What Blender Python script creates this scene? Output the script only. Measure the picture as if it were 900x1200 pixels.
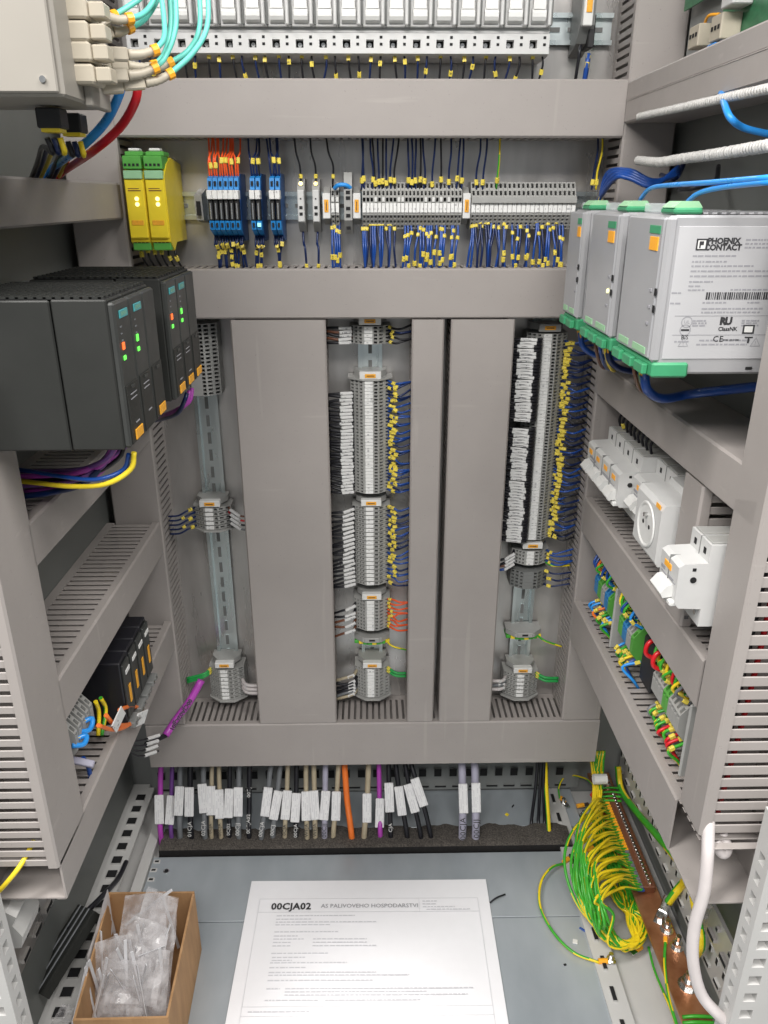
import bpy, math, random
from mathutils import Vector, Matrix
random.seed(7)
for o in list(bpy.data.objects): bpy.data.objects.remove(o)
S = bpy.context.scene
COL = S.collection
# ------------------------------------------------------------------ camera
EYE = 1.093; FPX = 905.0; PITCH = math.radians(22.1); YAW = math.radians(1.1)
cam = bpy.data.cameras.new('camera'); co = bpy.data.objects.new('camera', cam); COL.objects.link(co)
co.location = (0, 0, EYE); co.rotation_euler = (math.pi/2-PITCH, 0, -YAW)
cam.sensor_fit = 'VERTICAL'; cam.sensor_height = 36; cam.sensor_width = 27; cam.lens = FPX/1200*36
cam.clip_start = .01; cam.clip_end = 50
S.camera = co
# ------------------------------------------------------------------ light: workshop ceiling lamps in front of and above the open cabinet
w = bpy.data.worlds.new('World'); S.world = w; w.use_nodes = True
w.node_tree.nodes['Background'].inputs[0].default_value = (.92, .96, 1, 1)
w.node_tree.nodes['Background'].inputs[1].default_value = .30
def area(name, loc, target, sx, sy, watts, col):
    l = bpy.data.lights.new(name, 'AREA'); l.shape = 'RECTANGLE'; l.size = sx; l.size_y = sy; l.energy = watts; l.color = col
    o = bpy.data.objects.new(name, l); COL.objects.link(o); o.location = loc
    o.rotation_euler = (Vector(target)-Vector(loc)).to_track_quat('-Z', 'Y').to_euler()
area('ceiling_lamp', (-.15, -1.0, 2.45), (0, .95, .6), 1.6, .5, 48, (1, .97, .94))
area('ceiling_lamp', (-.95, .0, 2.55), (.1, .85, .5), .4, 1.4, 48, (1, .97, .94))
area('ceiling_lamp', (.95, .0, 2.55), (-.1, .85, .5), .4, 1.4, 34, (1, .97, .94))
S.view_settings.view_transform = 'Standard'; S.view_settings.look = 'None'; S.view_settings.gamma = 1
S.view_settings.exposure = .20; S.view_settings.use_curve_mapping = False

# ------------------------------------------------------------------ helpers
def at(px, py, X=None, Y=None, Z=None):
    """survey of the photograph: sight line through a pixel met with a known wall, shelf or floor plane"""
    u = (px-450)/FPX; v = (py-600)/FPX
    y = math.cos(PITCH)-v*math.sin(PITCH); z = -math.sin(PITCH)-v*math.cos(PITCH)
    c, s = math.cos(YAW), math.sin(YAW); r = Vector((u*c+y*s, -u*s+y*c, z))
    t = X/r.x if X is not None else Y/r.y if Y is not None else (Z-EYE)/r.z
    return Vector((r.x*t, r.y*t, EYE+r.z*t))
def V(*a): return Vector(a)
def frame(loc, x=(1, 0, 0), y=(0, 1, 0)):
    x = Vector(x).normalized(); y = Vector(y); y = (y-x*y.dot(x)).normalized(); z = x.cross(y)
    M = Matrix((x, y, z)).transposed().to_4x4(); M.translation = Vector(loc); return M
BACK = ((1, 0, 0), (0, 1, 0)); UPB = ((0, 0, 1), (0, 1, 0)); COLB = ((0, 0, -1), (0, 1, 0))
RIGHT = ((0, -1, 0), (1, 0, 0)); LEFT = ((0, 1, 0), (-1, 0, 0)); UPR = ((0, 0, 1), (1, 0, 0)); UPL = ((0, 0, 1), (-1, 0, 0))

MATS = {}
def newmat(name):
    m = bpy.data.materials.new(name); m.use_nodes = True; MATS[name] = m
    return m, m.node_tree.nodes, m.node_tree.links, m.node_tree.nodes['Principled BSDF']
def mat(name, col, rough=.5, metal=0, vary=.06, scale=60, bump=0, bscale=400, spec=.5, trans=0, emit=0, alpha=1, coat=0, smudge=0):
    m, N, L, P = newmat(name)
    P.inputs['Base Color'].default_value = (*col, 1); P.inputs['Roughness'].default_value = rough
    P.inputs['Metallic'].default_value = metal; P.inputs['Specular IOR Level'].default_value = spec
    P.inputs['Coat Weight'].default_value = coat
    if trans: P.inputs['Transmission Weight'].default_value = trans
    if alpha < 1: P.inputs['Alpha'].default_value = alpha
    if emit: P.inputs['Emission Color'].default_value = (*col, 1); P.inputs['Emission Strength'].default_value = emit
    tc = N.new('ShaderNodeTexCoord'); g = N.new('ShaderNodeNewGeometry')
    if vary:
        n = N.new('ShaderNodeTexNoise'); n.inputs['Scale'].default_value = scale; n.inputs['Detail'].default_value = 5
        L.new(g.outputs['Position'], n.inputs['Vector'])
        r = N.new('ShaderNodeMapRange'); r.inputs['From Min'].default_value = .3; r.inputs['From Max'].default_value = .7
        r.inputs['To Min'].default_value = 1-vary; r.inputs['To Max'].default_value = 1+vary
        L.new(n.outputs['Fac'], r.inputs['Value'])
        mx = N.new('ShaderNodeVectorMath'); mx.operation = 'SCALE'; mx.inputs[0].default_value = col
        L.new(r.outputs['Result'], mx.inputs['Scale']); L.new(mx.outputs['Vector'], P.inputs['Base Color'])
        r2 = N.new('ShaderNodeMapRange'); r2.inputs['From Min'].default_value = .3; r2.inputs['From Max'].default_value = .7
        r2.inputs['To Min'].default_value = max(0, rough-.07-smudge); r2.inputs['To Max'].default_value = min(1, rough+.07+smudge)
        n2 = N.new('ShaderNodeTexNoise'); n2.inputs['Scale'].default_value = scale*.35; n2.inputs['Detail'].default_value = 4
        L.new(g.outputs['Position'], n2.inputs['Vector']); L.new(n2.outputs['Fac'], r2.inputs['Value']); L.new(r2.outputs['Result'], P.inputs['Roughness'])
    if bump:
        n = N.new('ShaderNodeTexNoise'); n.inputs['Scale'].default_value = bscale; n.inputs['Detail'].default_value = 3
        L.new(g.outputs['Position'], n.inputs['Vector'])
        b = N.new('ShaderNodeBump'); b.inputs['Strength'].default_value = bump; b.inputs['Distance'].default_value = .001
        L.new(n.outputs['Fac'], b.inputs['Height']); L.new(b.outputs['Normal'], P.inputs['Normal'])
    return m
def printed(name, col, ink, lines, letters, thresh=.5, rough=.5, axis='X'):
    """paper or plastic with rows of small illegible print running along one local axis"""
    m, N, L, P = newmat(name); P.inputs['Roughness'].default_value = rough
    tc = N.new('ShaderNodeTexCoord'); sx = N.new('ShaderNodeSeparateXYZ'); L.new(tc.outputs['Object'], sx.inputs[0])
    def M(op, a, b):
        n = N.new('ShaderNodeMath'); n.operation = op
        for i, q in enumerate((a, b)):
            if isinstance(q, (int, float)): n.inputs[i].default_value = q
            else: L.new(q, n.inputs[i])
        return n.outputs[0]
    a, b = (sx.outputs['X'], sx.outputs['Z']) if axis == 'X' else (sx.outputs['Z'], sx.outputs['X'])
    row = M('MULTIPLY', b, lines); fr = M('FRACT', row, 0); inrow = M('LESS_THAN', fr, .55); idx = M('FLOOR', row, 0)
    cx = N.new('ShaderNodeCombineXYZ'); L.new(M('MULTIPLY', a, letters), cx.inputs[0]); L.new(M('MULTIPLY', idx, 7.3), cx.inputs[1])
    oi = N.new('ShaderNodeObjectInfo'); L.new(M('MULTIPLY', oi.outputs['Random'], 99), cx.inputs[2])
    n = N.new('ShaderNodeTexNoise'); n.inputs['Scale'].default_value = 1; n.inputs['Detail'].default_value = 2; L.new(cx.outputs[0], n.inputs['Vector'])
    k = M('MULTIPLY', M('GREATER_THAN', n.outputs['Fac'], thresh), inrow)
    mx = N.new('ShaderNodeMix'); mx.data_type = 'RGBA'; mx.inputs[6].default_value = (*col, 1); mx.inputs[7].default_value = (*ink, 1)
    L.new(k, mx.inputs[0]); L.new(mx.outputs[2], P.inputs['Base Color']); return m
def fac_mat(name, c1, c2, rough, metal, scale, stretch=(1, 1, 1), rr=.12, bump=0):
    """two-tone surface broken up by clouds of noise"""
    m, N, L, P = newmat(name); g = N.new('ShaderNodeNewGeometry'); mp = N.new('ShaderNodeMapping'); mp.inputs['Scale'].default_value = stretch
    L.new(g.outputs['Position'], mp.inputs[0])
    n = N.new('ShaderNodeTexNoise'); n.inputs['Scale'].default_value = scale; n.inputs['Detail'].default_value = 4; n.inputs['Roughness'].default_value = .5
    L.new(mp.outputs[0], n.inputs['Vector'])
    cr = N.new('ShaderNodeValToRGB'); cr.color_ramp.elements[0].position = .32; cr.color_ramp.elements[1].position = .68
    cr.color_ramp.elements[0].color = (*c1, 1); cr.color_ramp.elements[1].color = (*c2, 1)
    L.new(n.outputs['Fac'], cr.inputs[0]); L.new(cr.outputs[0], P.inputs['Base Color'])
    r = N.new('ShaderNodeMapRange'); r.inputs['To Min'].default_value = rough-rr; r.inputs['To Max'].default_value = rough+rr
    L.new(n.outputs['Fac'], r.inputs[0]); L.new(r.outputs[0], P.inputs['Roughness']); P.inputs['Metallic'].default_value = metal
    if bump:
        b = N.new('ShaderNodeBump'); b.inputs['Strength'].default_value = bump; b.inputs['Distance'].default_value = .002
        L.new(n.outputs['Fac'], b.inputs['Height']); L.new(b.outputs['Normal'], P.inputs['Normal'])
    return m
def duct_mat():
    m, N, L, P = newmat('duct'); g = N.new('ShaderNodeNewGeometry')
    def noise(scale, detail, stretch, ro=.5):
        mp = N.new('ShaderNodeMapping'); mp.inputs['Scale'].default_value = stretch; L.new(g.outputs['Position'], mp.inputs[0])
        n = N.new('ShaderNodeTexNoise'); n.inputs['Scale'].default_value = scale; n.inputs['Detail'].default_value = detail; n.inputs['Roughness'].default_value = ro; L.new(mp.outputs[0], n.inputs['Vector']); return n.outputs['Fac']
    def mr(v, a, b, c, d):
        r = N.new('ShaderNodeMapRange'); r.inputs[1].default_value = a; r.inputs[2].default_value = b; r.inputs[3].default_value = c; r.inputs[4].default_value = d; L.new(v, r.inputs[0]); return r.outputs[0]
    def mul(a, b):
        n = N.new('ShaderNodeMath'); n.operation = 'MULTIPLY'; L.new(a, n.inputs[0]); L.new(b, n.inputs[1]); return n.outputs[0]
    cl = mr(noise(9, 6, (1, 1, 1), .6), .3, .7, .955, 1.045)
    sc = mr(noise(60, 3, (1, 1, .06)), .67, .74, 1, 1.10); sh = mr(noise(75, 3, (.06, .4, 1)), .68, .74, 1, 1.09); sp = mr(noise(420, 1, (1, 1, 1)), .74, .78, 1, .80)
    k = mul(mul(mul(cl, sc), sh), sp)
    mx = N.new('ShaderNodeVectorMath'); mx.operation = 'SCALE'; mx.inputs[0].default_value = (.352, .322, .304); L.new(k, mx.inputs['Scale']); L.new(mx.outputs['Vector'], P.inputs['Base Color'])
    L.new(mr(noise(16, 5, (1, 1, 1), .65), .3, .7, .44, .62), P.inputs['Roughness'])
    b = N.new('ShaderNodeBump'); b.inputs['Strength'].default_value = .45; b.inputs['Distance'].default_value = .0012; L.new(noise(11, 2, (1, 1, 1)), b.inputs['Height']); L.new(b.outputs['Normal'], P.inputs['Normal'])
duct_mat()
mat('duct_light', (.50, .485, .47), .45, vary=.03, scale=40)
fac_mat('zinc', (.40, .385, .37), (.62, .60, .58), .30, .72, 20, stretch=(1, 1, .22), rr=.14)
fac_mat('zinc_floor', (.36, .40, .43), (.47, .51, .54), .36, .30, 11, stretch=(1, .45, 1), rr=.14)
fac_mat('zinc_rail', (.55, .62, .63), (.72, .78, .78), .28, .95, 30, stretch=(1, 1, .2))
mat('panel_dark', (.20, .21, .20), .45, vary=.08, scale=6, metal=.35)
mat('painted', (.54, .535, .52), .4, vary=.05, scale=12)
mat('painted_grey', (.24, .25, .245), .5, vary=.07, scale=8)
mat('black', (.012, .012, .013), .5, vary=0)
mat('hole', (.010, .010, .011), .8, vary=0)
mat('term', (.36, .36, .345), .45, vary=.05, scale=80)
mat('term_dark', (.19, .195, .19), .5, vary=.05)
mat('white', (.71, .71, .69), .42, vary=.03)
mat('white_dev', (.61, .61, .60), .38, vary=.025)
mat('beige', (.50, .45, .36), .42, vary=.04)
mat('beige_box', (.30, .28, .247), .45, vary=.03, scale=15)
mat('orange', (.95, .42, .02), .5, vary=.08)
mat('orange_tag', (.85, .40, .03), .5, vary=.12, scale=400)
mat('amber', (1, .45, .03), .35, vary=.05)
mat('yellow', (.86, .66, .03), .42, vary=.05)
mat('blue', (.008, .062, .30), .34, vary=.15, spec=.6)
mat('navy', (.005, .018, .085), .38, vary=.2)
mat('wire_black', (.012, .012, .016), .4, vary=.1)
mat('relay_blue', (.02, .24, .62), .4, vary=.05)
mat('relay_deep', (.012, .09, .30), .45, vary=.06)
mat('sky_blue', (.03, .30, .80), .3, vary=.05)
mat('red', (.62, .012, .02), .35, vary=.1)
mat('red_orange', (.78, .10, .02), .4, vary=.1)
mat('cable_orange', (.85, .19, .03), .4, vary=.08)
mat('green', (.02, .33, .07), .4, vary=.08)
mat('relay_green', (.10, .38, .07), .4, vary=.06)
mat('connector_green', (.05, .30, .14), .42, vary=.08)
mat('term_blue', (.03, .20, .46), .42, vary=.06)
mat('term_green', (.10, .36, .06), .42, vary=.1)
mat('pale_green', (.32, .58, .34), .4, vary=.05)
mat('gy_green', (.05, .38, .03), .35, vary=.1)
mat('gy_yellow', (.88, .66, .02), .35, vary=.08)
mat('purple', (.42, .06, .42), .4, vary=.1)
mat('violet', (.16, .06, .26), .4, vary=.1)
mat('lavender', (.38, .37, .46), .45, vary=.08)
mat('grey_cable', (.17, .18, .19), .45, vary=.1)
mat('beige_cable', (.42, .36, .25), .45, vary=.1)
mat('aqua', (.16, .66, .56), .35, vary=.06)
mat('charcoal', (.017, .0180, .0160), .52, vary=.08, scale=30, bump=.06, bscale=1500)
mat('charcoal_front', (.034, .036, .034), .42, vary=.06)
mat('teal', (.06, .33, .35), .35, vary=.08)
mat('steel', (.66, .66, .65), .25, 1, vary=.12, scale=200)
mat('psu_label', (.47, .47, .48), .42, vary=.02, scale=9)
mat('alu', (.44, .44, .45), .40, .3, vary=.03, scale=18)
mat('psu_front', (.43, .435, .45), .36, .2, vary=.03, scale=20)
mat('brass', (.55, .38, .14), .35, 1, vary=.1)
fac_mat('copper', (.42, .17, .08), (.66, .32, .17), .36, .75, 30, rr=.12)
fac_mat('cardboard', (.36, .20, .09), (.46, .27, .13), .8, 0, 60, stretch=(1, 1, .25), bump=.1)
fac_mat('foam', (.035, .031, .028), (.13, .115, .10), .95, 0, 420, bump=.9)
mat('foam_edge', (.012, .011, .011), .95, vary=.3, scale=300)
mat('paper', (.82, .82, .84), .55, vary=.01)
mat('ink', (.03, .03, .033), .6, vary=0)
mat('ink_grey', (.30, .30, .32), .6, vary=0)
mat('ink_faint', (.60, .60, .63), .6, vary=0)
mat('film_strip', (.70, .70, .72), .35, vary=.05)
mat('braid', (.50, .49, .47), .6, vary=.2, scale=900)
mat('white_cable', (.62, .575, .565), .38, vary=.04)
mat('pcb', (.03, .16, .07), .4, vary=.2, scale=120)
mat('led_red', (1, .16, .03), .3, vary=0, emit=.8)
mat('led_green', (.15, 1, .10), .3, vary=0, emit=.7)
mat('led_white', (1, .98, .45), .3, vary=0, emit=1.0)
mat('led_cyan', (.4, 1, .95), .3, vary=0, emit=.5)
mat('brown', (.16, .06, .03), .4, vary=.1)
printed('tag_yellow', (.80, .64, .09), (.34, .27, .05), 260, 500, .58)
printed('tag_white', (.66, .66, .65), (.34, .34, .35), 170, 200, .58)
printed('cable_tag', (.76, .76, .76), (.64, .64, .65), 300, 90, .47)
printed('marker_white', (.80, .80, .78), (.48, .48, .48), 190, 500, .6)
def film():
    m, N, L, P = newmat('plastic_film')
    t = N.new('ShaderNodeBsdfTransparent'); mx = N.new('ShaderNodeMixShader'); out = N['Material Output']
    P.inputs['Base Color'].default_value = (.86, .84, .85, 1); P.inputs['Roughness'].default_value = .10
    g = N.new('ShaderNodeNewGeometry'); n = N.new('ShaderNodeTexNoise'); n.inputs['Scale'].default_value = 55; n.inputs['Detail'].default_value = 4
    L.new(g.outputs['Position'], n.inputs['Vector']); r = N.new('ShaderNodeMapRange'); r.inputs['From Min'].default_value = .35; r.inputs['From Max'].default_value = .7
    r.inputs['To Min'].default_value = .14; r.inputs['To Max'].default_value = .50; L.new(n.outputs['Fac'], r.inputs[0])
    b = N.new('ShaderNodeBump'); b.inputs['Strength'].default_value = .5; b.inputs['Distance'].default_value = .003; L.new(n.outputs['Fac'], b.inputs['Height']); L.new(b.outputs['Normal'], P.inputs['Normal'])
    L.new(r.outputs[0], mx.inputs[0]); L.new(t.outputs[0], mx.inputs[1]); L.new(P.outputs[0], mx.inputs[2]); L.new(mx.outputs[0], out.inputs['Surface'])
film()
mat('clear_cover', (.75, .83, .82), .2, vary=0, alpha=.38)

class MB:
    def __init__(s, *mats): s.v = []; s.f = []; s.m = []; s.sm = []; s.mats = list(mats)
    def q(s, pts, m=0, sm=False):
        b = len(s.v); s.v += [tuple(p) for p in pts]; s.f.append(tuple(range(b, b+len(pts)))); s.m.append(m); s.sm.append(sm); return s
    def box(s, x0, x1, y0, y1, z0, z1, m=0):
        b = len(s.v); s.v += [(x, y, z) for x in (x0, x1) for y in (y0, y1) for z in (z0, z1)]
        for f in ((0, 1, 3, 2), (4, 6, 7, 5), (0, 4, 5, 1), (2, 3, 7, 6), (0, 2, 6, 4), (1, 5, 7, 3)):
            s.f.append(tuple(b+i for i in f)); s.m.append(m); s.sm.append(False)
        return s
    def cbox(s, x0, x1, y0, y1, z0, z1, c=.001, m=0):
        b = len(s.v); X = (x0, x1); Y = (y0, y1); Z = (z0, z1); ix = {}
        for i in (0, 1):
            for j in (0, 1):
                for k in (0, 1):
                    sx, sy, sz = c if i == 0 else -c, c if j == 0 else -c, c if k == 0 else -c
                    ix[i, j, k] = len(s.v)
                    s.v += [(X[i], Y[j]+sy, Z[k]+sz), (X[i]+sx, Y[j], Z[k]+sz), (X[i]+sx, Y[j]+sy, Z[k])]
        def add(l):
            s.f.append(tuple(l)); s.m.append(m); s.sm.append(False)
        sq = ((0, 0), (1, 0), (1, 1), (0, 1))
        for i in (0, 1):
            a = [ix[i, p, q]+0 for p, q in sq]; add(a if i else a[::-1])
            a = [ix[q, i, p]+1 for p, q in sq]; add(a if i else a[::-1])
            a = [ix[p, q, i]+2 for p, q in sq]; add(a if i else a[::-1])
        for i in (0, 1):
            for j in (0, 1):
                a = [ix[i, j, 0]+0, ix[i, j, 1]+0, ix[i, j, 1]+1, ix[i, j, 0]+1]; add(a if i != j else a[::-1])
                a = [ix[i, 0, j]+0, ix[i, 1, j]+0, ix[i, 1, j]+2, ix[i, 0, j]+2]; add(a if i == j else a[::-1])
                a = [ix[0, i, j]+1, ix[1, i, j]+1, ix[1, i, j]+2, ix[0, i, j]+2]; add(a if i != j else a[::-1])
                for k in (0, 1):
                    a = [ix[i, j, k], ix[i, j, k]+1, ix[i, j, k]+2]; add(a if (i+j+k) % 2 else a[::-1])
        return s
    def prism(s, poly, x0, x1, m=0):
        """poly of (y, z) extruded along x"""
        n = len(poly); A = [(x0, *p) for p in poly]; B = [(x1, *p) for p in poly]
        s.q(A[::-1], m); s.q(B, m)
        for i in range(n): j = (i+1) % n; s.q([A[i], A[j], B[j], B[i]], m)
        return s
    def cyl(s, a, b, r, n=10, m=0, r2=None, cap=True, sm=True):
        a = Vector(a); b = Vector(b); r2 = r if r2 is None else r2; d = (b-a).normalized()
        e = d.orthogonal().normalized(); f = d.cross(e); A = []; B = []
        for i in range(n):
            t = 2*math.pi*i/n; k = e*math.cos(t)+f*math.sin(t); A.append(a+k*r); B.append(b+k*r2)
        for i in range(n): j = (i+1) % n; s.q([A[i], A[j], B[j], B[i]], m, sm)
        if cap: s.q(A[::-1], m); s.q(B, m)
        return s
    def tube(s, pts, r, n=6, m=0, m2=None, twist=.25, frac=.5, rads=None):
        pts = [Vector(p) for p in pts]; rings = []; T = (pts[1]-pts[0]).normalized(); e = T.orthogonal().normalized()
        for i, p in enumerate(pts):
            t = (pts[min(i+1, len(pts)-1)]-pts[max(i-1, 0)])
            if t.length < 1e-9: t = T
            T = t.normalized(); e = (e-T*e.dot(T)).normalized(); f = T.cross(e); R = rads[i] if rads else r
            b = len(s.v); s.v += [tuple(p+(e*math.cos(2*math.pi*k/n)+f*math.sin(2*math.pi*k/n))*R) for k in range(n)]; rings.append(b)
        for i in range(len(pts)-1):
            for k in range(n):
                l = (k+1) % n; s.f.append((rings[i]+k, rings[i]+l, rings[i+1]+l, rings[i+1]+k)); s.sm.append(True)
                s.m.append(m if m2 is None or ((k+int(i*twist*n/6)) % n) < n*frac else m2)
        s.f.append(tuple(rings[0]+k for k in range(n))[::-1]); s.m.append(m); s.sm.append(False)
        s.f.append(tuple(rings[-1]+k for k in range(n))); s.m.append(m); s.sm.append(False)
        return s
    def pocket(s, o, U, W, w, L, holes, u0, u1, dep, mf=0, mp=1):
        """flat face w x L with a row of recesses: holes are intervals along W, u0..u1 across"""
        o = Vector(o); U = Vector(U); W = Vector(W); N = U.cross(W)
        P = lambda u, v, d=0: o+U*u+W*v-N*d
        def q(a, b, c, d, m, dd=0): s.q([P(a, c, dd), P(b, c, dd), P(b, d, dd), P(a, d, dd)], m)
        cur = 0
        for a, b in holes:
            if a > cur+1e-7: q(0, w, cur, a, mf)
            q(0, u0, a, b, mf); q(u1, w, a, b, mf)
            s.q([P(u0, a), P(u0, a, dep), P(u0, b, dep), P(u0, b)], mf); s.q([P(u1, b), P(u1, b, dep), P(u1, a, dep), P(u1, a)], mf)
            s.q([P(u0, a, dep), P(u0, a), P(u1, a), P(u1, a, dep)], mf); s.q([P(u0, b), P(u0, b, dep), P(u1, b, dep), P(u1, b)], mf)
            q(u0, u1, a, b, mp, dep); cur = b
        if L > cur+1e-7: q(0, w, cur, L, mf)
        return s
    def mesh(s, name='mesh'):
        me = bpy.data.meshes.new(name); me.from_pydata(s.v, [], s.f)
        for k in s.mats: me.materials.append(MATS[k])
        me.polygons.foreach_set('material_index', s.m); me.polygons.foreach_set('use_smooth', s.sm); me.update(); return me
def obj(name, me, parent=None, M=None):
    if isinstance(me, MB): me = me.mesh(name)
    o = bpy.data.objects.new(name, me); COL.objects.link(o)
    if parent is not None: o.parent = parent
    if M is not None: o.matrix_basis = M
    return o
def wpart(name, me, parent):
    """part built in world coordinates"""
    o = obj(name, me, parent); o.matrix_parent_inverse = parent.matrix_basis.inverted(); return o
def tag(o, label, cat, group=None):
    o['label'] = label; o['category'] = cat
    if group: o['group'] = group
    return o
def struct(name, me, M=None): o = obj(name, me, None, M); o['kind'] = 'structure'; return o
def thing(name, label, cat, M=None, group=None):
    o = bpy.data.objects.new(name, None); o.empty_display_size = .01; COL.objects.link(o)
    if M is not None: o.matrix_basis = M if isinstance(M, Matrix) else Matrix.Translation(Vector(M))
    return tag(o, label, cat, group)
def stuff(o): o['kind'] = 'stuff'; return o
def copy_tree(o, M=None, parent=None, label=None):
    c = o.copy(); COL.objects.link(c); c.parent = parent
    if M is not None: c.matrix_basis = M
    if label: c['label'] = label
    for ch in o.children: copy_tree(ch, None, c)
    return c
def smooth(pts, k=5):
    pts = [Vector(p) for p in pts]; P = [pts[0]*2-pts[1]]+pts+[pts[-1]*2-pts[-2]]; out = []
    for i in range(1, len(P)-2):
        a, b, c, d = P[i-1:i+3]
        for j in range(k):
            t = j/k; out.append(.5*((2*b)+(c-a)*t+(2*a-5*b+4*c-d)*t*t+(3*b-a-3*c+d)*t**3))
    out.append(pts[-1]); return out
SLEEVE = {}
def sleeve(kind):
    if kind not in SLEEVE:
        lx, sy, sz, m = {'y': (.0075, .0046, .0050, 'tag_yellow'), 'ys': (.0055, .0044, .0046, 'tag_yellow'), 'w': (.019, .0045, .0043, 'tag_white'), 'wx': (.024, .0045, .0046, 'tag_white'), 'wl': (.013, .004, .005, 'tag_white'), 'o': (.010, .006, .006, 'amber')}[kind]
        SLEEVE[kind] = MB(m).cbox(-lx/2, lx/2, -sy/2, sy/2, -sz/2, sz/2, .0007).mesh('sleeve_'+kind)
    return SLEEVE[kind]
CNT = {}
ORD = {}   # groups whose members are counted along a row or column
BUNDLE = {}   # groups too fine to be picked apart: collected into one object each
def wire(pts, r, m, label, group, tags=(), cat='wire', name='wire', n=6, k=5, m2=None, twist=.25, frac=.5, roll=0):
    if group in BUNDLE:
        b = BUNDLE[group]; P = smooth(pts, 3)
        b.tube(P, r, 5, b.mats.index(m))
        for t, kind in tags:
            i = min(int(t*(len(P)-1)), len(P)-2); d = (P[i+1]-P[i]).normalized(); M = frame(P[i].lerp(P[i+1], t*(len(P)-1)-i), d, V(0, 1, 0) if abs(d.y) < .9 else V(0, 0, 1)); q = len(b.v)
            b.box(-.003, .003, -.0022, .0022, -.0023, .0023, b.mats.index('tag_yellow')); b.v[q:] = [tuple(M @ Vector(p)) for p in b.v[q:]]
        return None
    if group in ORD: CNT[label] = CNT.get(label, -1)+1; label = label+', '+nth(CNT[label])+' from '+ORD[group]
    P = smooth(pts, k); o0 = P[0].copy(); L = [p-o0 for p in P]
    mb = MB(m, m2) if m2 else MB(m)
    o = obj(name, mb.tube(L, r, n, 0, 1 if m2 else None, twist, frac)); o.location = o0; tag(o, label, cat, group)
    for t, kind in tags:
        i = min(int(t*(len(L)-1)), len(L)-2); d = (L[i+1]-L[i]).normalized(); f = t*(len(L)-1)-i
        M = frame(L[i].lerp(L[i+1], f), d, V(0, 1, 0) if abs(d.y) < .9 else V(0, 0, 1)) @ Matrix.Rotation(random.uniform(-.5, .5)*(1 if kind[0] != 'w' else .3)+roll, 4, 'X') @ Matrix.Rotation(random.uniform(-.06, .06)*(1 if kind[0] != 'w' else .4), 4, 'Y')
        obj('label_sleeve' if kind[0] == 'w' else 'marker_sleeve', sleeve(kind), o, M)
    return o
for g_ in ('short dark wires below the fuse switches', 'dark wires below the relays'): BUNDLE[g_] = MB('wire_black', 'navy', 'blue', 'tag_yellow')
for g_ in ('dark wires above the middle terminal group', 'dark wires above the right terminal group', 'red wires above the six relays', 'dark wires above the paired relays', 'black wires above the fuse holders', 'wires below the fuse holders', 'blue wires below the small terminals', 'blue wires below the middle group, left half', 'blue wires below the middle group, right half', 'blue wires below the right terminal group', 'wires under the yellow relays'): ORD[g_] = 'the left'
for g_ in ('dark wires right of the short top group', 'blue wires right of the longest middle group', 'blue wires right of the second middle group', 'red wires right of the middle column', 'labelled wires left of the short top group', 'labelled wires left of the longest middle group', 'labelled wires left of the second middle group', 'labelled wires left of the red-wired group', 'cables left of the lowest middle group', 'green wires right of the lowest middle group', 'blue wires right of the long right column', 'blue wires right of the short right group', 'blue wires right of the dark group', 'labelled wires left of the long right column', 'labelled wires left of the short right group', 'pale cables left of the lowest right group', 'green wires right of the lowest right group', 'dark blue wires left of the small left group', 'green wires left of the lowest left group', 'pale cables right of the lowest left group', 'thin black leads of the purple cable'): ORD[g_] = 'the top'
TXT = {}
def text_mesh(s, size, m, spacing=1.0, bold=0):
    k = (s, size, m, spacing, bold)
    if k not in TXT:
        cu = bpy.data.curves.new('lettering', 'FONT'); cu.body = s; cu.size = size; cu.align_x = 'CENTER'; cu.align_y = 'CENTER'; cu.space_character = spacing
        cu.resolution_u = 2; cu.offset = bold; t = bpy.data.objects.new('lettering', cu); COL.objects.link(t)
        me = bpy.data.meshes.new_from_object(t.evaluated_get(bpy.context.evaluated_depsgraph_get())); bpy.data.objects.remove(t)
        me.materials.clear(); me.materials.append(MATS[m]); TXT[k] = me
    return TXT[k]
def FACE(x, y, z): return Matrix.Translation((x, y, z)) @ Matrix.Rotation(math.pi/2, 4, 'X')   # text lying in the local xz plane, read from -y
R = random.uniform
_ON = 'first second third fourth fifth sixth seventh eighth ninth tenth eleventh twelfth thirteenth fourteenth fifteenth sixteenth seventeenth eighteenth nineteenth'.split()
_TN = {2: ('twentieth', 'twenty'), 3: ('thirtieth', 'thirty'), 4: ('fortieth', 'forty'), 5: ('fiftieth', 'fifty'), 6: ('sixtieth', 'sixty'), 7: ('seventieth', 'seventy')}
def nth(i):
    i += 1
    return _ON[i-1] if i < 20 else _TN[i//10][0] if i % 10 == 0 else _TN[i//10][1]+'-'+_ON[i % 10-1]
# ------------------------------------------------------------------ the cabinet shell (setting)
PL = 1.17      # front of the mounting plate
struct('mounting_plate', MB('zinc').cbox(-.40, .40, PL, PL+.003, .19, 1.52, .001))
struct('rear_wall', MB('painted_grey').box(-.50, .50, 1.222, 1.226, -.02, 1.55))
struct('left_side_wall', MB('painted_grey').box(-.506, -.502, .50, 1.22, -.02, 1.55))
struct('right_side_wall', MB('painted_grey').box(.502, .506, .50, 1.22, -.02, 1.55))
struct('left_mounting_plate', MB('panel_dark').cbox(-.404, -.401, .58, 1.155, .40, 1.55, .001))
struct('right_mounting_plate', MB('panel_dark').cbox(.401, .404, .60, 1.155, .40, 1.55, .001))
struct('cabinet_roof', MB('painted_grey').box(-.50, .50, .50, 1.22, 1.84, 1.844))
struct('workshop_floor', MB('painted_grey').box(-4, 4, -4, 4, -.16, -.15))
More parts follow.
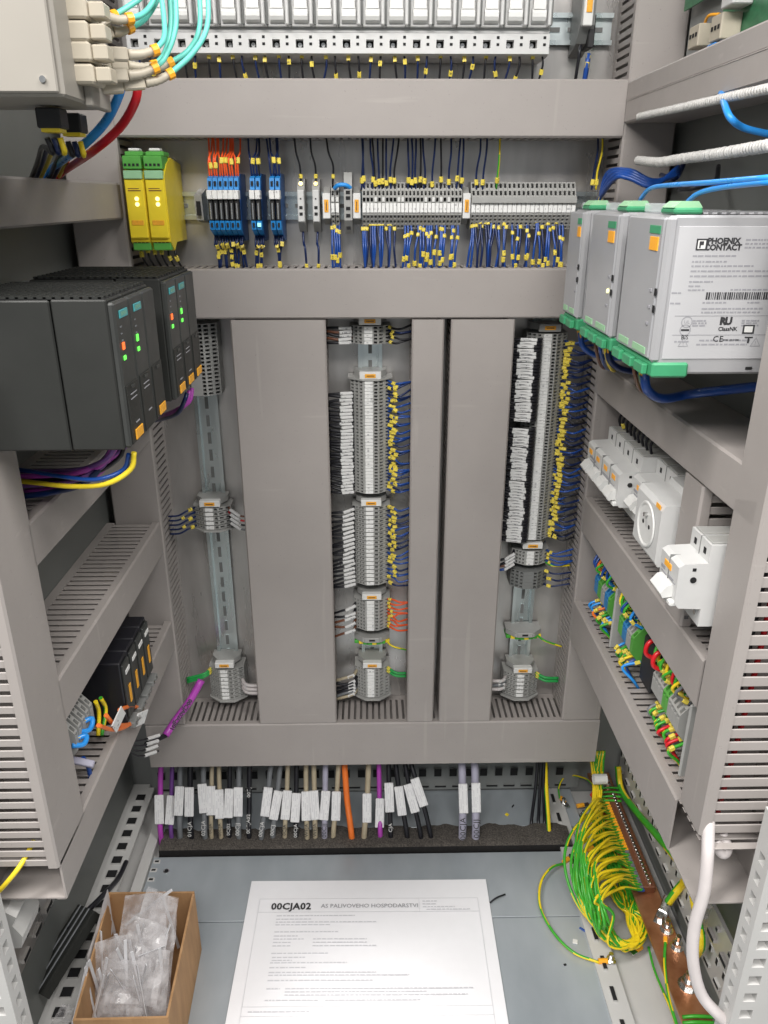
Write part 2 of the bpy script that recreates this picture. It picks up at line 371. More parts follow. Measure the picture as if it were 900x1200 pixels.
# floor plates
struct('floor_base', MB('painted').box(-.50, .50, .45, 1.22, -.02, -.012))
def plate(name, x0, x1, y0, y1, holes=()):
    mb = MB('zinc_floor', 'hole'); mb.cbox(x0, x1, y0, y1, -.010, 0, .0004)
    o = struct(name, mb); return o
plate('rear_floor_plate', -.39, .395, 1.118, 1.215)
plate('front_floor_plate', -.392, .372, .921, 1.056)
plate('near_floor_plate', -.392, .372, .48, .919)
struct('floor_plate_seam', MB('hole').box(-.392, .372, .9185, .9215, -.011, -.004))
def slotted_lip(name, label, M, L, W, rows, m='painted', thick=.002, group='slotted strips of the cabinet frame'):
    """perforated sheet strip; rows = (u0, u1 of strip, hole u0, hole u1, hole length, pitch, start)"""
    t = thing(name, label, 'frame strip', M, group); mb = MB(m, 'hole')
    for a, b, h0, h1, hl, p, s0 in rows:
        hs = []; x = s0
        while x+hl < L-.004: hs.append((x, x+hl)); x += p
        mb.pocket((0, 0, a), (0, 0, 1), (1, 0, 0), b-a, L, hs, h0, h1, .004)
    lo = min(r[0] for r in rows); hi = max(r[1] for r in rows)
    mb.q([(0, 0, hi), (L, 0, hi), (L, thick+.003, hi), (0, thick+.003, hi)]); mb.q([(0, 0, lo), (0, thick+.003, lo), (L, thick+.003, lo), (L, 0, lo)])
    mb.q([(0, 0, lo), (0, 0, hi), (0, thick+.003, hi), (0, thick+.003, lo)]); mb.q([(L, 0, hi), (L, 0, lo), (L, thick+.003, lo), (L, thick+.003, hi)])
    mb.q([(0, thick+.003, lo), (L, thick+.003, lo), (L, thick+.003, hi), (0, thick+.003, hi)])
    obj('strip', mb, t); return t
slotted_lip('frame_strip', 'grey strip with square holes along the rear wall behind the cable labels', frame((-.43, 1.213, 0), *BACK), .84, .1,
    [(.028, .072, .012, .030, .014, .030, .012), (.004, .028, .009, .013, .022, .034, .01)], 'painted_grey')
# ------------------------------------------------------------------ wiring ducts
FING = {}
def finger_mesh(w, h, th=.0016):
    k = (round(w, 5), round(h, 5))
    if k not in FING: FING[k] = MB('duct').cbox(-w/2, w/2, -h, 0, -th/2, th/2, .0005).mesh('finger')
    return FING[k]
def duct(label, M, L, W, D=.08, pitch=.0105, slot=.0042, sides=(1, -1), parts=False, cover=True, cap=(True, True), group='grey slotted wiring ducts', c0=0, c1=None, smat='duct', root=.012, seam=None):
    """slotted wiring duct: x along it, z across, open side -y"""
    t = thing('wiring_duct', label, 'wiring duct', M, group); h = W/2
    base = MB('duct'); base.box(0, L, -.002, 0, -h+.001, h-.001)
    for s in (1, -1): base.box(0, L, -root, -.002, s*(h-.0017)-.0008, s*(h-.0017)+.0008)
    obj('channel_base', base, t); n = int(L/pitch); fh = D-.003-root
    for s in sides:
        if parts:
            me = finger_mesh(pitch-slot, fh)
            for i in range(n): obj('finger', me, t, Matrix.Translation((pitch*(i+.5), -root, s*(h-.0017))))
        else:
            mb = MB('duct')
            for i in range(n):
                x = pitch*(i+.5); w = (pitch-slot)/2; z = s*(h-.0017); mb.box(x-w, x+w, -root-fh, -root, z-.0008, z+.0008)
            stuff(obj('finger_row', mb, t))
    for s in (1, -1):
        if s not in sides: obj('side_wall', MB('duct').box(0, L, -D+.002, -root, s*(h-.0017)-.0008, s*(h-.0017)+.0008), t)
    if cover:
        c1 = L if c1 is None else c1
        r = .0022; pr = [(-D+.011, -h), (-D+r, -h), (-D, -h+r), (-D, h-r), (-D+r, h), (-D+.011, h), (-D+.011, h-.0008), (-D+.003, h-.0012), (-D+.0022, h-r), (-D+.0022, -h+r), (-D+.003, -h+.0012), (-D+.011, -h+.0008)]
        cv = MB('duct').prism(pr, c0, c1); o = obj('cover', cv, t)
        if seam is not None: obj('cover_ridge', MB('duct').prism([(-D-.0006, seam-.0008), (-D-.0002, seam), (-D-.0006, seam+.0008), (-D+.001, seam+.0008), (-D+.001, seam-.0008)], c0, c1), t)
    return t
Dk = .08; RY = PL-.0005
duct('upper long horizontal duct below the breakers on the back plate', frame((-.318, RY, 1.198), *BACK), .644, .066)
duct('horizontal duct between the terminal row and the vertical columns', frame((-.311, RY, .972), *BACK), .635, .066)
duct('bottom horizontal duct above the labelled cables', frame((-.386, RY, .2155), *BACK), .779, .090)
duct('widest vertical duct left of the middle terminal column', frame((-.126, RY, .2625), *UPB), .675, .132)
duct('narrowest vertical duct right of the middle terminal column', frame((.0825, RY, .2625), *UPB), .675, .045)
duct('vertical duct left of the long right terminal column', frame((.159, RY, .2625), *UPB), .675, .089)
duct('vertical duct in the right rear corner beside the power supplies', frame((.3600, RY, .2625), *UPB), 1.2, .067)
duct('vertical duct in the left rear corner behind the dark modules', frame((-.3535, RY, .2625), *UPB), 1.2, .071)
SD = .0745
def rduct(label, y0, y1, z0, z1, smooth_top=False, **k): return duct(label, frame((.4005, y1, (z0+z1)/2), *RIGHT), y1-y0, z1-z0, D=SD, pitch=.0125, slot=.0045, sides=(1,), parts=True, group='grey ducts on the right side plate', **k) if not smooth_top else duct(label, frame((.4005, y1, (z0+z1)/2), *RIGHT), y1-y0, z1-z0, D=SD, sides=(), group='grey ducts on the right side plate', **k)
def lduct(label, y0, y1, z0, z1, **k): return duct(label, frame((-.4005, y0, (z0+z1)/2), *LEFT), y1-y0, z1-z0, D=.0805, pitch=.0125, slot=.0045, sides=(1,), parts=True, group='grey ducts on the left side plate', **k)
rduct('topmost duct on the right side above the blue wires', .60, 1.0885, 1.181, 1.2285, seam=.002)
rduct('duct right under the power supplies on the right side', .60, 1.0885, .832, .8785, smooth_top=True)
rduct('duct under the white sockets on the right side', .642, 1.0885, .616, .673)
rduct('lowest duct on the right side with its open near end', .575, 1.0885, .423, .4955, c1=.4425)
lduct('duct at eye level on the left side under the fibre box', .60, 1.0885, 1.068, 1.1115)
lduct('duct just under the dark modules on the left side', .672, 1.0885, .764, .811)
lduct('empty middle duct on the left side with slots on top', .672, 1.0885, .585, .637)
lduct('lowest duct on the left side with wires hanging over it', .604, 1.0885, .412, .465, c0=.0)
# tall ducts at the near ends of the side plates
t = duct('tall near duct on the right side with long slots', frame((.4005, .613, .503), *UPR), .62, .052, D=SD, pitch=.0145, slot=.0042, sides=(-1,), parts=True, group='tall near ducts of the side plates')
t = duct('tall near duct on the left side with long slots', frame((-.4005, .638, .459), *UPL), .52, .076, D=.0805, pitch=.0125, slot=.0045, sides=(1,), parts=True, group='tall near ducts of the side plates')
t = duct('short upright duct between the socket and the nearest breaker', frame((.4005, .727, .674), *UPR), .157, .046, D=SD, pitch=.0125, slot=.0045, sides=(-1,), parts=True, group='grey ducts on the right side plate')

# ------------------------------------------------------------------ rails
def din_rail(label, M, L):
    t = thing('din_rail', label, 'mounting rail', M, 'top-hat mounting rails'); mb = MB('zinc_rail', 'term_dark')
    hs = []; x = .012
    while x+.018 < L: hs.append((x, x+.018)); x += .028
    mb.pocket((0, -.0012, -.0125), (0, 0, 1), (1, 0, 0), .025, L, hs, .0098, .0152, .0015)
    for s in (1, -1):
        a = s*.0125; b = s*.0175
        mb.box(0, L, -.0075, -.0012, min(a, a+s*.0012), max(a, a+s*.0012)); mb.box(0, L, -.0085, -.0075, min(a, b), max(a, b)); mb.box(0, L, -.0085, -.0070, min(b, b+s*.0006), max(b, b+s*.0006))
    obj('rail', mb, t); return t
XA, XB, XC = -.250, .0015, .2605; ZR = 1.0835
din_rail('rail carrying the horizontal terminal row', frame((-.31, PL-.001, ZR), *BACK), .63)
din_rail('rail of the left column with long bare stretches', frame((XA, PL-.001, .935), *COLB), .66)
din_rail('rail of the middle terminal column', frame((XB, PL-.001, .935), *COLB), .66)
din_rail('rail of the right terminal column', frame((XC, PL-.001, .935), *COLB), .66)
din_rail('rail behind the row of white breakers at the top', frame((-.31, PL-.001, 1.297), *BACK), .63)
# ------------------------------------------------------------------ terminal blocks (x = width, z = length, -y = towards the viewer)
def term_body(w, hl=.030, top=.046, sh=.031, rows_a=3, rows_b=2, m='term', slot=True):
    g = w/2-.00015; mb = MB(m, 'hole'); za, zb = -.011, .0115
    pr = [(-.003, -hl), (-sh, -hl), (-top, za), (-top, zb), (-sh, hl), (-.003, hl)]
    mb.q([(-g, y, z) for y, z in pr]); mb.q([(g, y, z) for y, z in pr][::-1])
    mb.q([(-g, -.003, -hl), (g, -.003, -hl), (g, -sh, -hl), (-g, -sh, -hl)]); mb.q([(-g, -sh, hl), (g, -sh, hl), (g, -.003, hl), (-g, -.003, hl)])
    for (y0, z0), (y1, z1), n in (((-sh, -hl), (-top, za), rows_a), ((-top, zb), (-sh, hl), rows_b)):
        d = V(0, y1-y0, z1-z0); L = d.length; d.normalize(); st = L/n
        hs = [(st*i+st*.20, st*i+st*.82) for i in range(n)]
        mb.pocket((-g, y0, z0), (1, 0, 0), d, 2*g, L, hs, g*.42, 2*g-g*.42, .005)
    hs = [(.0165, .0215)] if slot else []
    mb.pocket((-g, -top, za), (1, 0, 0), (0, 0, 1), 2*g, zb-za, hs, g*.3, 2*g-g*.3, .007)
    return mb.mesh('terminal_body')
T52 = term_body(.0052); T62 = term_body(.0062, rows_a=4, rows_b=2, top=.044); T62D = term_body(.0062, m='term_dark'); TG = term_body(.0062, m='term_dark', rows_a=2, rows_b=2); T10 = term_body(.0085, m='term')
def marker_mesh(w, z0, z1, top=.046, m='marker_white'):
    g = w/2-.0003; return MB(m).cbox(-g, g, -top-.0016, -top+.001, z0, z1, .0004).mesh('marker')
MK52 = marker_mesh(.0052, -.0085, .0035); MK62 = marker_mesh(.0062, -.0085, .0035, .044)
JW = MB('white').cbox(-.0018, .0018, -.0485, -.043, .0052, .0108, .0004).mesh('jumper')
def terminal(M, label, group, body=T52, mk=MK52, jumper=False):
    t = thing('terminal_block', label, 'terminal block', M, group); obj('body', body, t)
    if mk: obj('marker', mk, t)
    if jumper: obj('jumper', JW, t)
    return t
CLB = MB('term', 'hole').prism([(-.002, -.024), (-.020, -.024), (-.034, -.013), (-.036, .013), (-.020, .024), (-.002, .024)], -.0045, .0045).mesh('clamp_body')
CLP = MB('white').cbox(-.0052, .0052, -.0475, -.036, -.016, .016, .0008).mesh('label_holder')
CLPd = MB('term').cbox(-.0055, .0055, -.0475, -.036, -.016, .016, .0008).mesh('label_holder_grey')
CLO = MB('orange_tag', 'brown').cbox(-.0028, .0028, -.0483, -.0475, -.008, .008, .0003).box(-.0006, .0006, -.0486, -.0482, -.0055, .0055, 1).mesh('label_plate')
def clamp(M, label, holder=CLP):
    t = thing('end_clamp', label, 'end clamp', M, 'end clamps with orange labels'); obj('body', CLB, t); h = obj('label_holder', holder, t); obj('label_plate', CLO, h); return t
def rowM(x): return frame((x, PL-.001, ZR), *BACK)
def rx(px, Y=1.122): return at(px, 240, Y=Y).x

# --- horizontal row
x = rx(424.5)
XM = []
for i in range(26):
    terminal(rowM(x+.0052*(i+.5)), nth(i)+' thin grey terminal block from the left in the middle group of the row', 'terminal blocks of the middle group in the row', T52, MK52, i in (3, 5, 9, 10, 16, 18, 20, 22)); XM.append(x+.0052*(i+.5))
x = XM[-1]+.0026; clamp(rowM(x+.0062), 'end clamp between the two long groups of the horizontal row'); x += .0125
XN = []
for i in range(23): terminal(rowM(x+.0062*(i+.5)), nth(i)+' wider grey terminal block from the left in the right group of the row', 'terminal blocks of the right group in the row', T62, MK62); XN.append(x+.0062*(i+.5))
obj_strip = tag(obj('marker_strip', MB('term').cbox(0, .0062*23, -.0025, 0, -.004, .004, .0005), None, frame((x, PL-.048, ZR+.0075), *BACK)), 'pale strip along the top of the right terminal group', 'marker strip')
clamp(rowM(rx(418)), 'end clamp at the left end of the middle terminal group'); clamp(rowM(rx(382.5)), 'end clamp right of the two pale fuse holders')
for i in range(2): terminal(rowM(rx(390)+.006*i), ('left','right')[i]+' of the two small terminal blocks left of the blue bridge', 'two small terminals in the row', T52, MK52, True)
# block with a blue bridge
t = thing('test_terminal', 'taller grey terminal with a blue bridge on top', 'terminal block', rowM(rx(408))); mb = MB('term', 'hole')
mb.prism([(-.003, -.036), (-.030, -.036), (-.05, -.018), (-.05, .02), (-.036, .042), (-.003, .042)], -.0055, .0055)
for z in (-.028, -.012, -.003, .010, .017, .031): mb.box(-.0028, .0028, -.0506 if -.018 < z < .02 else -.041, -.03, z-.0022, z+.0022, 1)
obj('body', mb, t); obj('bridge', MB('sky_blue').tube(smooth([(-.018, -.045, .022), (-.012, -.052, .026), (-.003, -.052, .026), (.004, -.046, .022)], 5), .0028, 8), t)
# fuse holders
for i, (px, nm) in enumerate(((353, 'left of the two pale narrow fuse holders under black wires'), (370.5, 'right of the two pale narrow fuse holders under black wires'))):
    t = thing('fuse_holder', nm, 'fuse holder', rowM(rx(px)), 'narrow fuse holders'); mb = MB('term', 'hole')
    mb.prism([(-.003, -.034), (-.028, -.034), (-.048, -.021), (-.048, .020), (-.030, .034), (-.003, .034)], -.0048, .0048); obj('body', mb, t)
    obj('lever', MB('white_dev', 'hole').cbox(-.0044, .0044, -.054, -.045, -.020, .020, .001).box(-.0022, .0022, -.0544, -.053, -.012, -.008, 1).box(-.0022, .0022, -.0544, -.053, -.004, 0, 1).box(-.0009, .0009, -.0544, -.053, .008, .010, 1), t)
    obj('screw', MB('brass').cyl((0, -.036, .026), (0, -.042, .028), .0028, 8), t)
# blue relay modules
RB = MB('relay_deep').prism([(-.003, -.045), (-.030, -.045), (-.052, -.036), (-.062, -.018), (-.062, .022), (-.050, .040), (-.003, .040)], -.0031, .0031).mesh('relay_base')
RT = MB('relay_blue', 'hole').prism([(-.040, .020), (-.068, .020), (-.066, .034), (-.044, .040)], -.0030, .0030).box(-.0014, .0014, -.0690, -.06, .0245, .0305, 1).mesh('relay_top')
RL = MB('relay_blue', 'hole').prism([(-.040, -.018), (-.074, -.018), (-.072, -.029), (-.052, -.036), (-.040, -.036)], -.0030, .0030).box(-.0014, .0014, -.0746, -.068, -.026, -.0205, 1).mesh('relay_bottom')
RM = MB('marker_white').cbox(-.0033, .0033, -.078, -.060, .0085, .0195, .0006).mesh('relay_marker')
RK = MB('black').cbox(-.0028, .0028, -.074, -.055, -.0175, .0080, .0006).mesh('relay_plug')
RC = MB('steel').cbox(-.0011, .0011, -.0752, -.0735, -.016, .004, .0003).mesh('relay_clip')
def relay(x, label, group, led=False):
    t = thing('relay_module', label, 'relay module', rowM(x), group); obj('base', RB, t); a = obj('upper_terminal', RT, t); b = obj('lower_terminal', RL, t)
    obj('marker', RM, t); k = obj('plug_in_relay', RK, t); obj('clip', RC, k)
    if led: obj('led', MB('led_cyan').cbox(-.0024, .0024, -.0758, -.074, -.0255, -.0205, .0004), t)
XR = []
for i in range(6): XR.append(rx(246.5, 1.095)+.0069*i); relay(XR[-1], nth(i)+' blue slim relay from the left in the group of six under red wires', 'six relay modules side by side')
for j, (px, led) in enumerate(((296, 0), (302.6, 1), (319, 0), (325.6, 0))):
    XR.append(rx(px, 1.095)); relay(XR[-1], ('blue slim relay of the left pair, without a lit lamp', 'blue slim relay with a lit cyan lamp', 'left blue relay of the pair next to the fuse holders', 'right blue relay of the pair next to the fuse holders')[j], 'paired relay modules', led)
# yellow safety relays
for j in (0, 1):
    t = thing('safety_relay', ('left yellow safety relay with green connectors and two lit lamps', 'right yellow safety relay with green connectors and two lit lamps')[j], 'relay', frame((-.2955+.0262*j, PL-.001, 1.089), *BACK), 'yellow safety relays')
    h = MB('yellow').prism([(-.004, -.050), (-.066, -.050), (-.082, -.060), (-.100, -.048), (-.102, .030), (-.083, .045), (-.060, .053), (-.004, .047)], -.0125, .0125); obj('housing', h, t)
    obj('front_plate', MB('yellow').cbox(-.0118, .0118, -.105, -.100, -.044, .026, .0012), t)
    g = MB('relay_green', 'hole').cbox(-.0115, .0115, -.104, -.07, .038, .0535, .001).cbox(-.0115, .0115, -.090, -.06, .0537, .059, .001)
    for i in range(4): g.box(-.0095+.0051*i, -.0065+.0051*i, -.1046, -.09, .0415, .0445, 1)
    obj('upper_connector', g, t); obj('pale_strip', MB('pale_green').cbox(-.0115, .0115, -.107, -.098, .0265, .0365, .001), t)
    g = MB('relay_green', 'hole').cbox(-.0115, .0115, -.098, -.07, -.059, -.0455, .001)
    for i in range(4): g.box(-.0095+.0051*i, -.0062+.0051*i, -.0986, -.09, -.050, -.0468, 1)
    obj('lower_connector', g, t)
    for z in (.0035, -.003): obj('lamp', MB('led_white').cyl((.002, -.1045, z), (.002, -.1062, z), .0026, 10), t)
    obj('label_plate', MB('orange_tag').cbox(-.0075, .0075, -.1058, -.1045, -.028, -.022, .0004), t)
    stuff(obj('small_print', MB('brown').box(-.008, .008, -.10535, -.1049, .0125, .0137).box(-.008, .006, -.10535, -.1049, .0152, .016), t))
    obj('white_plug', MB('white').cbox(-.008, .006, -.085, -.07, .0595, .063, .001), t)
tag(obj('rail_stop', MB('term', 'hole').prism([(-.002, -.022), (-.035, -.018), (-.04, .014), (-.002, .022)], -.005, .005).box(-.0025, .0025, -.042, -.03, -.012, .006, 1), None, rowM(-.2295)), 'grey rail stop just right of the yellow relays', 'end clamp')
# wires of the row: top duct -> terminals, terminals -> lower duct
def topwire(x, m, label, group, zt=1.108, yt=None, tg='y', bend=0, r=.0013, tz=None):
    y1 = PL-.038 if yt is None else yt
    p = [V(x+bend+R(-.002, .002), PL-.045, 1.172), V(x+bend*.7, PL-.050, 1.150), V(x+R(-.0015, .0015), y1-.003, zt+.018), V(x, y1, zt-.004)]
    return wire(p, r, m, label, group, [(.86 if tz is None else tz, tg)] if tg else [])
def lowwire(x, m, label, group, z0=1.058, y0=None, x1=None, tags=((.12, 'ys'),), r=.0016):
    x1 = x if x1 is None else x1; y0 = PL-.036 if y0 is None else y0
    p = [V(x, y0+.003, z0+.004), V(x+R(-.001, .001), y0-.003, z0-.010), V((x+x1)/2+R(-.002, .002), PL-.046, 1.028), V(x1, PL-.042, 1.000)]
    return wire(p, r, m, label, group, tags)
def c5(px): return rx(400+px/5.625)
for px in (135, 152, 205, 225, 250, 270, 300, 328, 355, 440, 465, 492, 518, 545, 600, 655, 712, 760, 795):
    topwire(c5(px), random.choice(('wire_black', 'navy', 'navy')), 'dark wire above the middle terminal group of the row', 'dark wires above the middle terminal group', tg='y', bend=R(-.004, .004), tz=R(.78, .9))
for px in (105, 145): topwire(rx(540+px/5.625), 'navy', 'dark wire above the right terminal group', 'dark wires above the right terminal group', bend=.002)
wire([V(rx(582), PL-.045, 1.172), V(rx(582), PL-.05, 1.14), V(rx(582), PL-.038, 1.105)], .0014, 'gy_green', 'short green and yellow wire above the right terminal group', None, [(.85, 'y')], m2='gy_yellow')
for px in (694, 699): topwire(rx(px), 'navy' if px == 694 else 'yellow', 'dark wire hanging by the right corner duct' if px == 694 else 'yellow sleeve wire hanging by the right corner duct', 'wires by the right corner duct', tg='y')
for px in (353, 370.5, 390): topwire(rx(px), 'wire_black', 'black wire above the fuse holders', 'black wires above the fuse holders', tg='ys', bend=-.006, zt=1.115)
for px, x1 in ((353, .004), (370.5, 0)): lowwire(rx(px), 'navy', 'dark blue wire below a fuse holder', 'wires below the fuse holders', x1=rx(px)+x1, z0=1.046, tags=((.93, 'ys'),), r=.0016)
for i in range(4): lowwire(rx(388)+.0035*i, 'blue', 'blue wire below the two small terminals', 'blue wires below the small terminals', tags=((R(.1, .3), 'ys'), (R(.75, .95), 'y')))
for px in (138, 152, 170, 190, 205, 225, 243, 258, 275, 297, 312, 325, 352):
    lowwire(c5(px), random.choice(('blue', 'blue', 'navy')), 'blue wire below the left half of the middle group', 'blue wires below the middle group, left half', x1=c5(round(px/52)*52), tags=((.1, 'ys'),), z0=1.060-.006*random.choice((0, 1)))
for px in (420, 440, 460, 505, 525, 545, 570, 585, 600, 630, 660, 672, 690, 735, 748, 775):
    lowwire(c5(px+4), 'blue', 'blue wire below the right half of the middle group', 'blue wires below the middle group, right half', x1=c5(px-8+R(-10, 10)), tags=((R(.1, .5), 'ys'), (R(.7, .95), 'y')))
for px in (82, 98, 115, 140, 155, 178, 195, 215, 232, 250, 265, 300, 318, 355, 395, 410, 455, 470, 515, 530, 560, 595, 610, 635, 650, 680, 695):
    lowwire(rx(540+px/5.625), random.choice(('blue', 'blue', 'navy')), 'blue wire below the right terminal group', 'blue wires below the right terminal group', x1=rx(540+px/5.625)+R(-.005, .005), tags=((R(.08, .2), 'ys'),) if px < 300 else ((R(.1, .5), 'ys'), (R(.72, .95), 'y')), z0=1.058+.006*random.choice((0, 0, 1)))
for i, x in enumerate(XR):
    red = i < 6
    for s in (-1, 1):
        if red or s > 0 or R(0, 1) > .2:
            topwire(x+s*.0016, 'red_orange' if red else random.choice(('wire_black', 'navy')), 'red wire entering the group of six blue relays' if red else 'dark wire entering a paired blue relay', 'red wires above the six relays' if red else 'dark wires above the paired relays', zt=1.122, yt=PL-.056, tg='y' if s > 0 else None, bend=R(-.006, .006), tz=R(.66, .8))
        lowwire(x+s*.0014, 'navy', 'dark blue wire below the blue relays', 'dark wires below the relays', z0=1.044, y0=PL-.05, x1=x+R(-.006, .006), tags=((R(.3, .5), 'ys'), (R(.7, .95), 'y')) if s > 0 else ((R(.6, .95), 'y'),))
for i in range(6): wire([V(-.305+.009*i, PL-.07, 1.035), V(-.303+.009*i, PL-.075, 1.02), V(-.300+.009*i, PL-.05, 1.0)], .0014, 'wire_black', 'black wire under the yellow relays', 'wires under the yellow relays', [(R(.2, .7), 'y')])

# --- top row: white fused switches
def breaker_meshes():
    b = MB('white_dev', 'hole'); w = .0146
    b.box(-w, w, -.060, -.004, -.017, .045); b.box(-w, w, -.050, -.004, -.042, -.017); b.q([(-w, -.064, -.040), (w, -.064, -.040), (w, -.050, -.042), (-w, -.050, -.042)]); b.cbox(-w, w, -.066, -.060, -.012, .042, .001)
    b.pocket((-w, -.064, -.040), (1, 0, 0), (0, 0, 1), 2*w, .022, [(.0060, .0150)], .0046, .0140, .012)
    for z in (-.037, -.0295): b.box(.0068, .0102, -.0645, -.06, z+.0055, z+.0085, 1)
    c = MB('white').cyl((-.0105, -.0665, .000), (.0065, -.0665, .000), .0085, 12)
    c.prism([(-.066, .006), (-.074, .006), (-.072, .040), (-.066, .040)], -.0095, .0055)
    d = MB('white_dev').cbox(.0085, .0125, -.078, -.062, -.012, .034, .0012)
    e = MB('term_dark').cbox(w-.0016, w+.0012, -.0685, -.060, -.010, .041, .0004)
    return b.mesh('body'), c.mesh('lever'), d.mesh('cheek'), e.mesh('slot')
BM = breaker_meshes()
b0 = None; x0 = at(148, 30, Y=1.11).x; x1 = at(644, 30, Y=1.11).x; NB = 18; XK = []
for i in range(NB):
    M = frame((x0+(x1-x0)*(i+.5)/NB, PL-.002, 1.300), *BACK); XK.append(M.translation.x)
    if b0 is None:
        b0 = thing('breaker', nth(0)+' white fuse switch from the left in the row along the top edge', 'circuit breaker', M, 'white fuse switches along the top')
        for n, me in zip(('body', 'lever', 'lever_guard', 'gap_strip'), BM): obj(n, me, b0)
        obj('screw', MB('steel').cyl((-.0056, -.0525, -.0296), (-.0056, -.0535, -.0296), .0028, 8), b0)
    else: copy_tree(b0, M, None, nth(i)+' white fuse switch from the left in the row along the top edge')
for i, x in enumerate(XK):
    for s in (-.0035, .0085):
        wire([V(x+s, PL-.055, 1.262), V(x+s+R(-.002, .002), PL-.056, 1.248), V(x+s+R(-.006, .006), PL-.045, 1.225)], .0014, random.choice(('wire_black', 'navy')), 'short dark wire below the white fuse switches', 'short dark wires below the fuse switches', [(R(.1, .3) if s < 0 else R(.3, .8), 'ys')])
t = thing('terminal_carrier', 'black terminal with an orange label right of the white switches', 'terminal block', frame((at(690, 20, Y=1.11).x, PL-.002, 1.305), *BACK))
obj('body', MB('term_dark', 'black').prism([(-.002, -.04), (-.04, -.03), (-.055, -.012), (-.055, .05), (-.002, .05)], -.009, .009).cbox(.003, .011, -.052, -.02, -.036, .0, .001, 1), t); obj('label_holder', MB('white').cbox(-.0075, .0045, -.062, -.05, -.014, .045, .001), t); obj('label_plate', MB('orange_tag').cbox(-.0045, .0025, -.0632, -.062, 0, .04, .0004), t)
wire([V(.281, PL-.05, 1.262), V(.279, PL-.054, 1.25), V(.279, PL-.045, 1.222)], .0032, 'blue', 'thick blue wire right of the white switches', None, [(.15, 'y'), (.5, 'y')])
wire([V(.270, PL-.05, 1.272), V(.268, PL-.054, 1.262), V(.268, PL-.045, 1.235)], .002, 'wire_black', 'black stub beside the thick blue wire at the top', None)
# ------------------------------------------------------------------ vertical terminal columns
def colM(x, z): return frame((x, PL-.001, z), *COLB)
def cz(px, py, Y=1.125): return at(px, py, Y=Y).z
def column(x, z_top, n, where, group, pitch=.0052, body=T52, mk=MK52):
    out = []
    for i in range(n):
        z = z_top-pitch*(i+.5); out.append(z); terminal(colM(x, z), nth(i)+' terminal from the top in '+where, group, body, mk)
    return out
def endplate(x, z, label, m='term'):
    tag(obj('end_plate', MB(m).prism([(-.003, -.033), (-.032, -.033), (-.049, -.012), (-.049, .013), (-.032, .033), (-.003, .033)], -.0012, .0012), None, colM(x, z)), label, 'end plate', 'end plates of the terminal columns')
# middle column
clamp(colM(XB, cz(434, 376)), 'end clamp at the very top of the middle column', CLP)
z = cz(434, 382); S1 = column(XB, z, 5, 'the short top group of the middle column', 'short top group of the middle column', .0052)
clamp(colM(XB, cz(434, 440)), 'end clamp above the longest group of the middle column')
z = cz(434, 446); S2 = column(XB, z, 34, 'the longest group of the middle column', 'longest group of the middle column', (z-cz(434, 578))/34)
endplate(XB, z+.0016, 'grey end plate on top of the longest group of the middle column')
clamp(colM(XB, cz(434, 589)), 'end clamp above the second long group of the middle column')
z = cz(434, 594); S3 = column(XB, z, 19, 'the second long group of the middle column', 'second long group of the middle column', (z-cz(434, 686))/19, T62, MK62)
clamp(colM(XB, cz(434, 699)), 'end clamp above the group with red wires in the middle column')
z = cz(434, 704); S4 = column(XB, z, 9, 'the group with red wires in the middle column', 'group with red wires in the middle column', (z-cz(434, 739))/9, T62, MK62)
clamp(colM(XB, cz(434, 779)), 'end clamp above the lowest group of the middle column')
z = cz(434, 784); S5 = column(XB, z, 9, 'the lowest group of the middle column', 'lowest group of the middle column', (z-cz(434, 817))/9, T62, MK62)
endplate(XB, cz(434, 817)-.003, 'grey end plate under the lowest group of the middle column')
def earth(x, z, label):
    t = thing('earth_terminal', label, 'earth terminal', colM(x, z), 'green and yellow earth terminals')
    obj('body', MB('term').prism([(-.003, -.030), (-.026, -.030), (-.040, -.016), (-.040, .016), (-.026, .030), (-.003, .030)], -.012, -.003), t)
    g = MB('gy_green', 'gy_yellow')
    for i in range(8): g.cbox(-.003+.001, .004, -.030-.008*math.sin(math.pi*(i+.5)/8), -.006, -.030+.0075*i, -.030+.0075*(i+1), .0008, i % 3 == 1)
    obj('earth_contact', g, t)
    obj('front_cap', MB('term', 'hole').cbox(-.012, -.003, -.0425, -.039, -.013, .013, .0008).box(-.0095, -.006, -.0428, -.042, -.005, .005, 1), t)
earth(XB, cz(434, 756), 'green and yellow earth terminal in the middle column')
def colwires(x, zs, label, group, m='blue', side=1, reach=.056, kinds=('ys',), r=.0016, skip=0, start=.026, sag=.004, tmin=.08, tmax=.45):
    for i, z in enumerate(zs):
        if R(0, 1) < skip: continue
        w = random.choice(m) if isinstance(m, tuple) else m; e = reach+R(0, .003); zz = round((z+R(-.004, .004))/.0105)*.0105+.003
        p = [V(x+side*start, PL-.034, z), V(x+side*(start+.010), PL-.044+R(-.004, .004), z+R(-.003, .003)), V(x+side*(start*.4+e*.6), PL-.048+R(-.006, .004), (z+zz)/2-R(0, sag)), V(x+side*(e+.004), PL-.046, zz)]
        wire(p, r, w, label, group, [(R(tmin, tmax), k) for k in kinds])
colwires(XB, S1, 'dark wire right of the short top middle group', 'dark wires right of the short top group', ('navy', 'wire_black'), kinds=('ys',), tmin=.05, tmax=.3)
colwires(XB, S2, 'blue wire right of the longest middle group', 'blue wires right of the longest middle group', ('blue', 'blue', 'blue', 'navy'), kinds=('y', 'ys'))
colwires(XB, S3, 'blue wire right of the second long middle group', 'blue wires right of the second middle group', ('blue', 'blue', 'navy'), kinds=('y', 'ys'))
colwires(XB, S4, 'red wire fanning out right of the middle column', 'red wires right of the middle column', 'red_orange', kinds=('ys',), sag=0, tmax=.25, tmin=.06)
